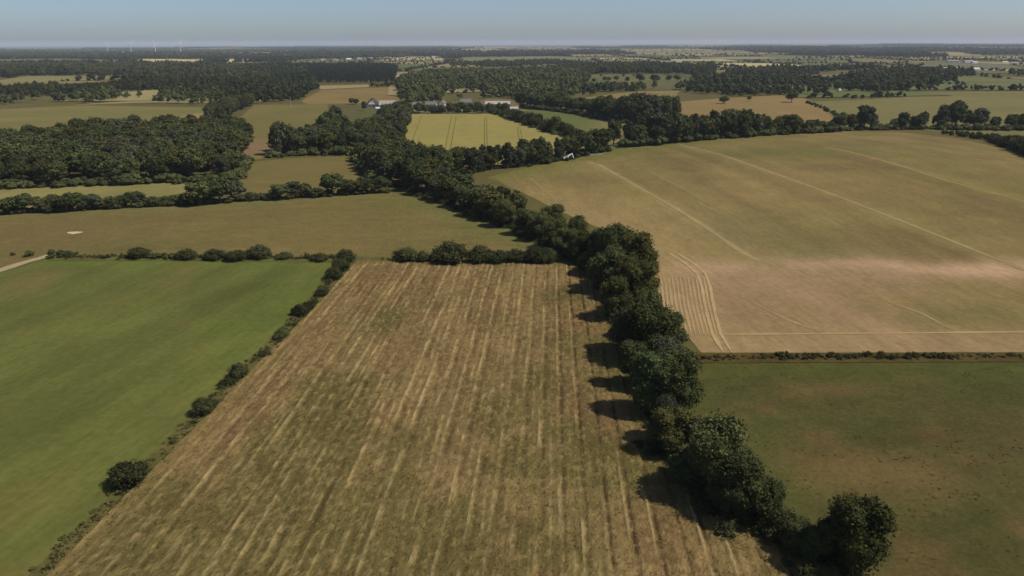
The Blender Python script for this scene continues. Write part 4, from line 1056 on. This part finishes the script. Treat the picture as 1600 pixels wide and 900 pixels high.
p = g1(193, 86); h = height_for(p, 79.5)
e = link('mast', None); e.location = p; tag(e, 'short white mast between two wind turbines', 'mast')
MB().tube([(0, 0, -1), (0, 0, h * .6), (0, 0, h)], [3.0, 2.2, 1.2], 8).build('shaft', M_TURB, e); MB().box((0, 0, h), (4.5, 4.5, 1.0)).build('platform', M_TURB, e)

# ------------------------------------------------------------------ poles
M_POLE = plain('pale_wood', (.36, .33, .28), .9, .15, 2)
for x, by, ty, lb in ((455, 168, 151, 'pale utility pole at the top of the olive pasture'), (672, 180, 174, 'short pale post on the upper edge of the wheat field')):
    p = g1(x, by); h = height_for(p, ty); e = link('utility_pole', None); e.location = p; tag(e, lb, 'pole')
    MB().tube([(0, 0, -.3), (0, 0, h * .6), (0, 0, h)], [.2, .16, .12], 7).build('shaft', M_POLE, e)
    MB().box((0, 0, h - .5), (1.6, .12, .14)).build('crossarm', M_POLE, e)

# ------------------------------------------------------------------ excavator by the belt
M_EXW = plain('white_paint', (.80, .80, .77), .45, .05, 1); M_EXD = plain('dark_steel', (.05, .05, .05), .6, .2, 2)
p = g1(885, 251); e = link('excavator', None); e.location = (p[0], p[1], p[2]); e.rotation_euler = (0, 0, R(14)); e.scale = (.74, .74, .74)
tag(e, 'white excavator with raised boom parked against the tree belt', 'excavator')
for s in (-1, 1):
    m = MB(); prof = [(-1.9, .35), (-1.6, .05), (1.6, .05), (1.9, .35), (1.9, .6), (1.6, .9), (-1.6, .9), (-1.9, .6)]
    V = [(x_, s * 1.05 + d, z_) for d in (-.28, .28) for x_, z_ in prof]
    m.add(V, [(i, (i + 1) % 8, 8 + (i + 1) % 8, 8 + i) for i in range(8)] + [(0, 1, 6, 7), (1, 2, 5, 6), (2, 3, 4, 5), (15, 14, 9, 8), (14, 13, 10, 9), (13, 12, 11, 10)])
    m.build('track', M_EXD, e)
MB().box((-.1, 0, 1.0), (1.6, 1.8, .3)).build('undercarriage', M_EXD, e)
MB().box((-.7, 0, 1.75), (2.9, 2.5, 1.15)).box((-1.5, 0, 2.4), (1.3, 2.4, .35)).build('body', M_EXW, e)
cb = MB().box((.35, .65, 2.35), (1.3, 1.05, 1.7)).build('cab', M_EXW, e)
MB().box((.36, .65, 2.6), (1.34, 1.09, .8)).build('window', M_GLASS, cb)
def bar(a, b, w0, w1, th):
    a, b = Vector(a), Vector(b); d = (b - a).normalized(); n = Vector((-d.z, 0, d.x)); V = []
    for P_, w_ in ((a, w0), (b, w1)):
        for sy in (-1, 1):
            for sn in (-1, 1): V.append(P_ + n * w_ / 2 * sn + Vector((0, sy * th / 2, 0)))
    return V, [(0, 1, 3, 2), (4, 6, 7, 5), (0, 4, 5, 1), (2, 3, 7, 6), (0, 2, 6, 4), (1, 5, 7, 3)]
m = MB(); m.add(*bar((.5, -.35, 1.7), (1.7, -.35, 3.8), .7, .95, .5)); m.add(*bar((1.6, -.35, 3.7), (4.4, -.35, 4.9), .95, .6, .48)); m.build('boom', M_EXW, e)
m = MB(); m.add(*bar((4.0, -.35, 5.2), (5.3, -.35, 1.8), .6, .42, .40)); m.build('stick', M_EXW, e)
m = MB(); m.add(*bar((1.4, -.35, 2.0), (2.6, -.35, 3.9), .16, .16, .6)); m.build('ram', M_EXD, e)
m = MB(); m.add([(5.0, -.85, 1.8), (5.6, -.85, 1.7), (5.5, -.85, .9), (4.6, -.85, .7), (5.0, .15, 1.8), (5.6, .15, 1.7), (5.5, .15, .9), (4.6, .15, .7)], [(0, 1, 2, 3), (7, 6, 5, 4), (0, 4, 5, 1), (1, 5, 6, 2), (2, 6, 7, 3)]); m.build('bucket', M_EXD, e)
p = g1(928, 242.5); e = link('pole_stack', None); e.location = p; e.rotation_euler = (0, 0, R(8)); tag(e, 'stack of pale poles lying at the edge of the domed field', 'pole stack')
for k in range(5): MB().tube([(-4.5 + .3 * k, (k % 3) * .34, .2 + .3 * (k // 3)), (4.5 + .2 * k, (k % 3) * .34, .2 + .3 * (k // 3))], [.17, .15], 7).build('pole', M_POLE, e)

# ------------------------------------------------------------------ haze
hv = MB(); hv.box((0, 13000, 37), (40000, 28000, 174))
hz = link('haze', hv.me('haze', None)); hz.data.materials.clear()
mh = bpy.data.materials.new('haze'); mh.use_nodes = True
n_ = mh.node_tree; n_.nodes.remove(n_.nodes['Principled BSDF'])
pv = n_.nodes.new('ShaderNodeVolumePrincipled'); pv.inputs['Color'].default_value = (.72, .80, .96, 1)
pv.inputs['Density'].default_value = 0.00005; pv.inputs['Anisotropy'].default_value = 0.0
n_.links.new(pv.outputs['Volume'], n_.nodes['Material Output'].inputs['Volume'])
hz.data.materials.append(mh)
tag(hz, 'thin pale blue air between the near fields and the horizon', 'haze', kind='stuff')
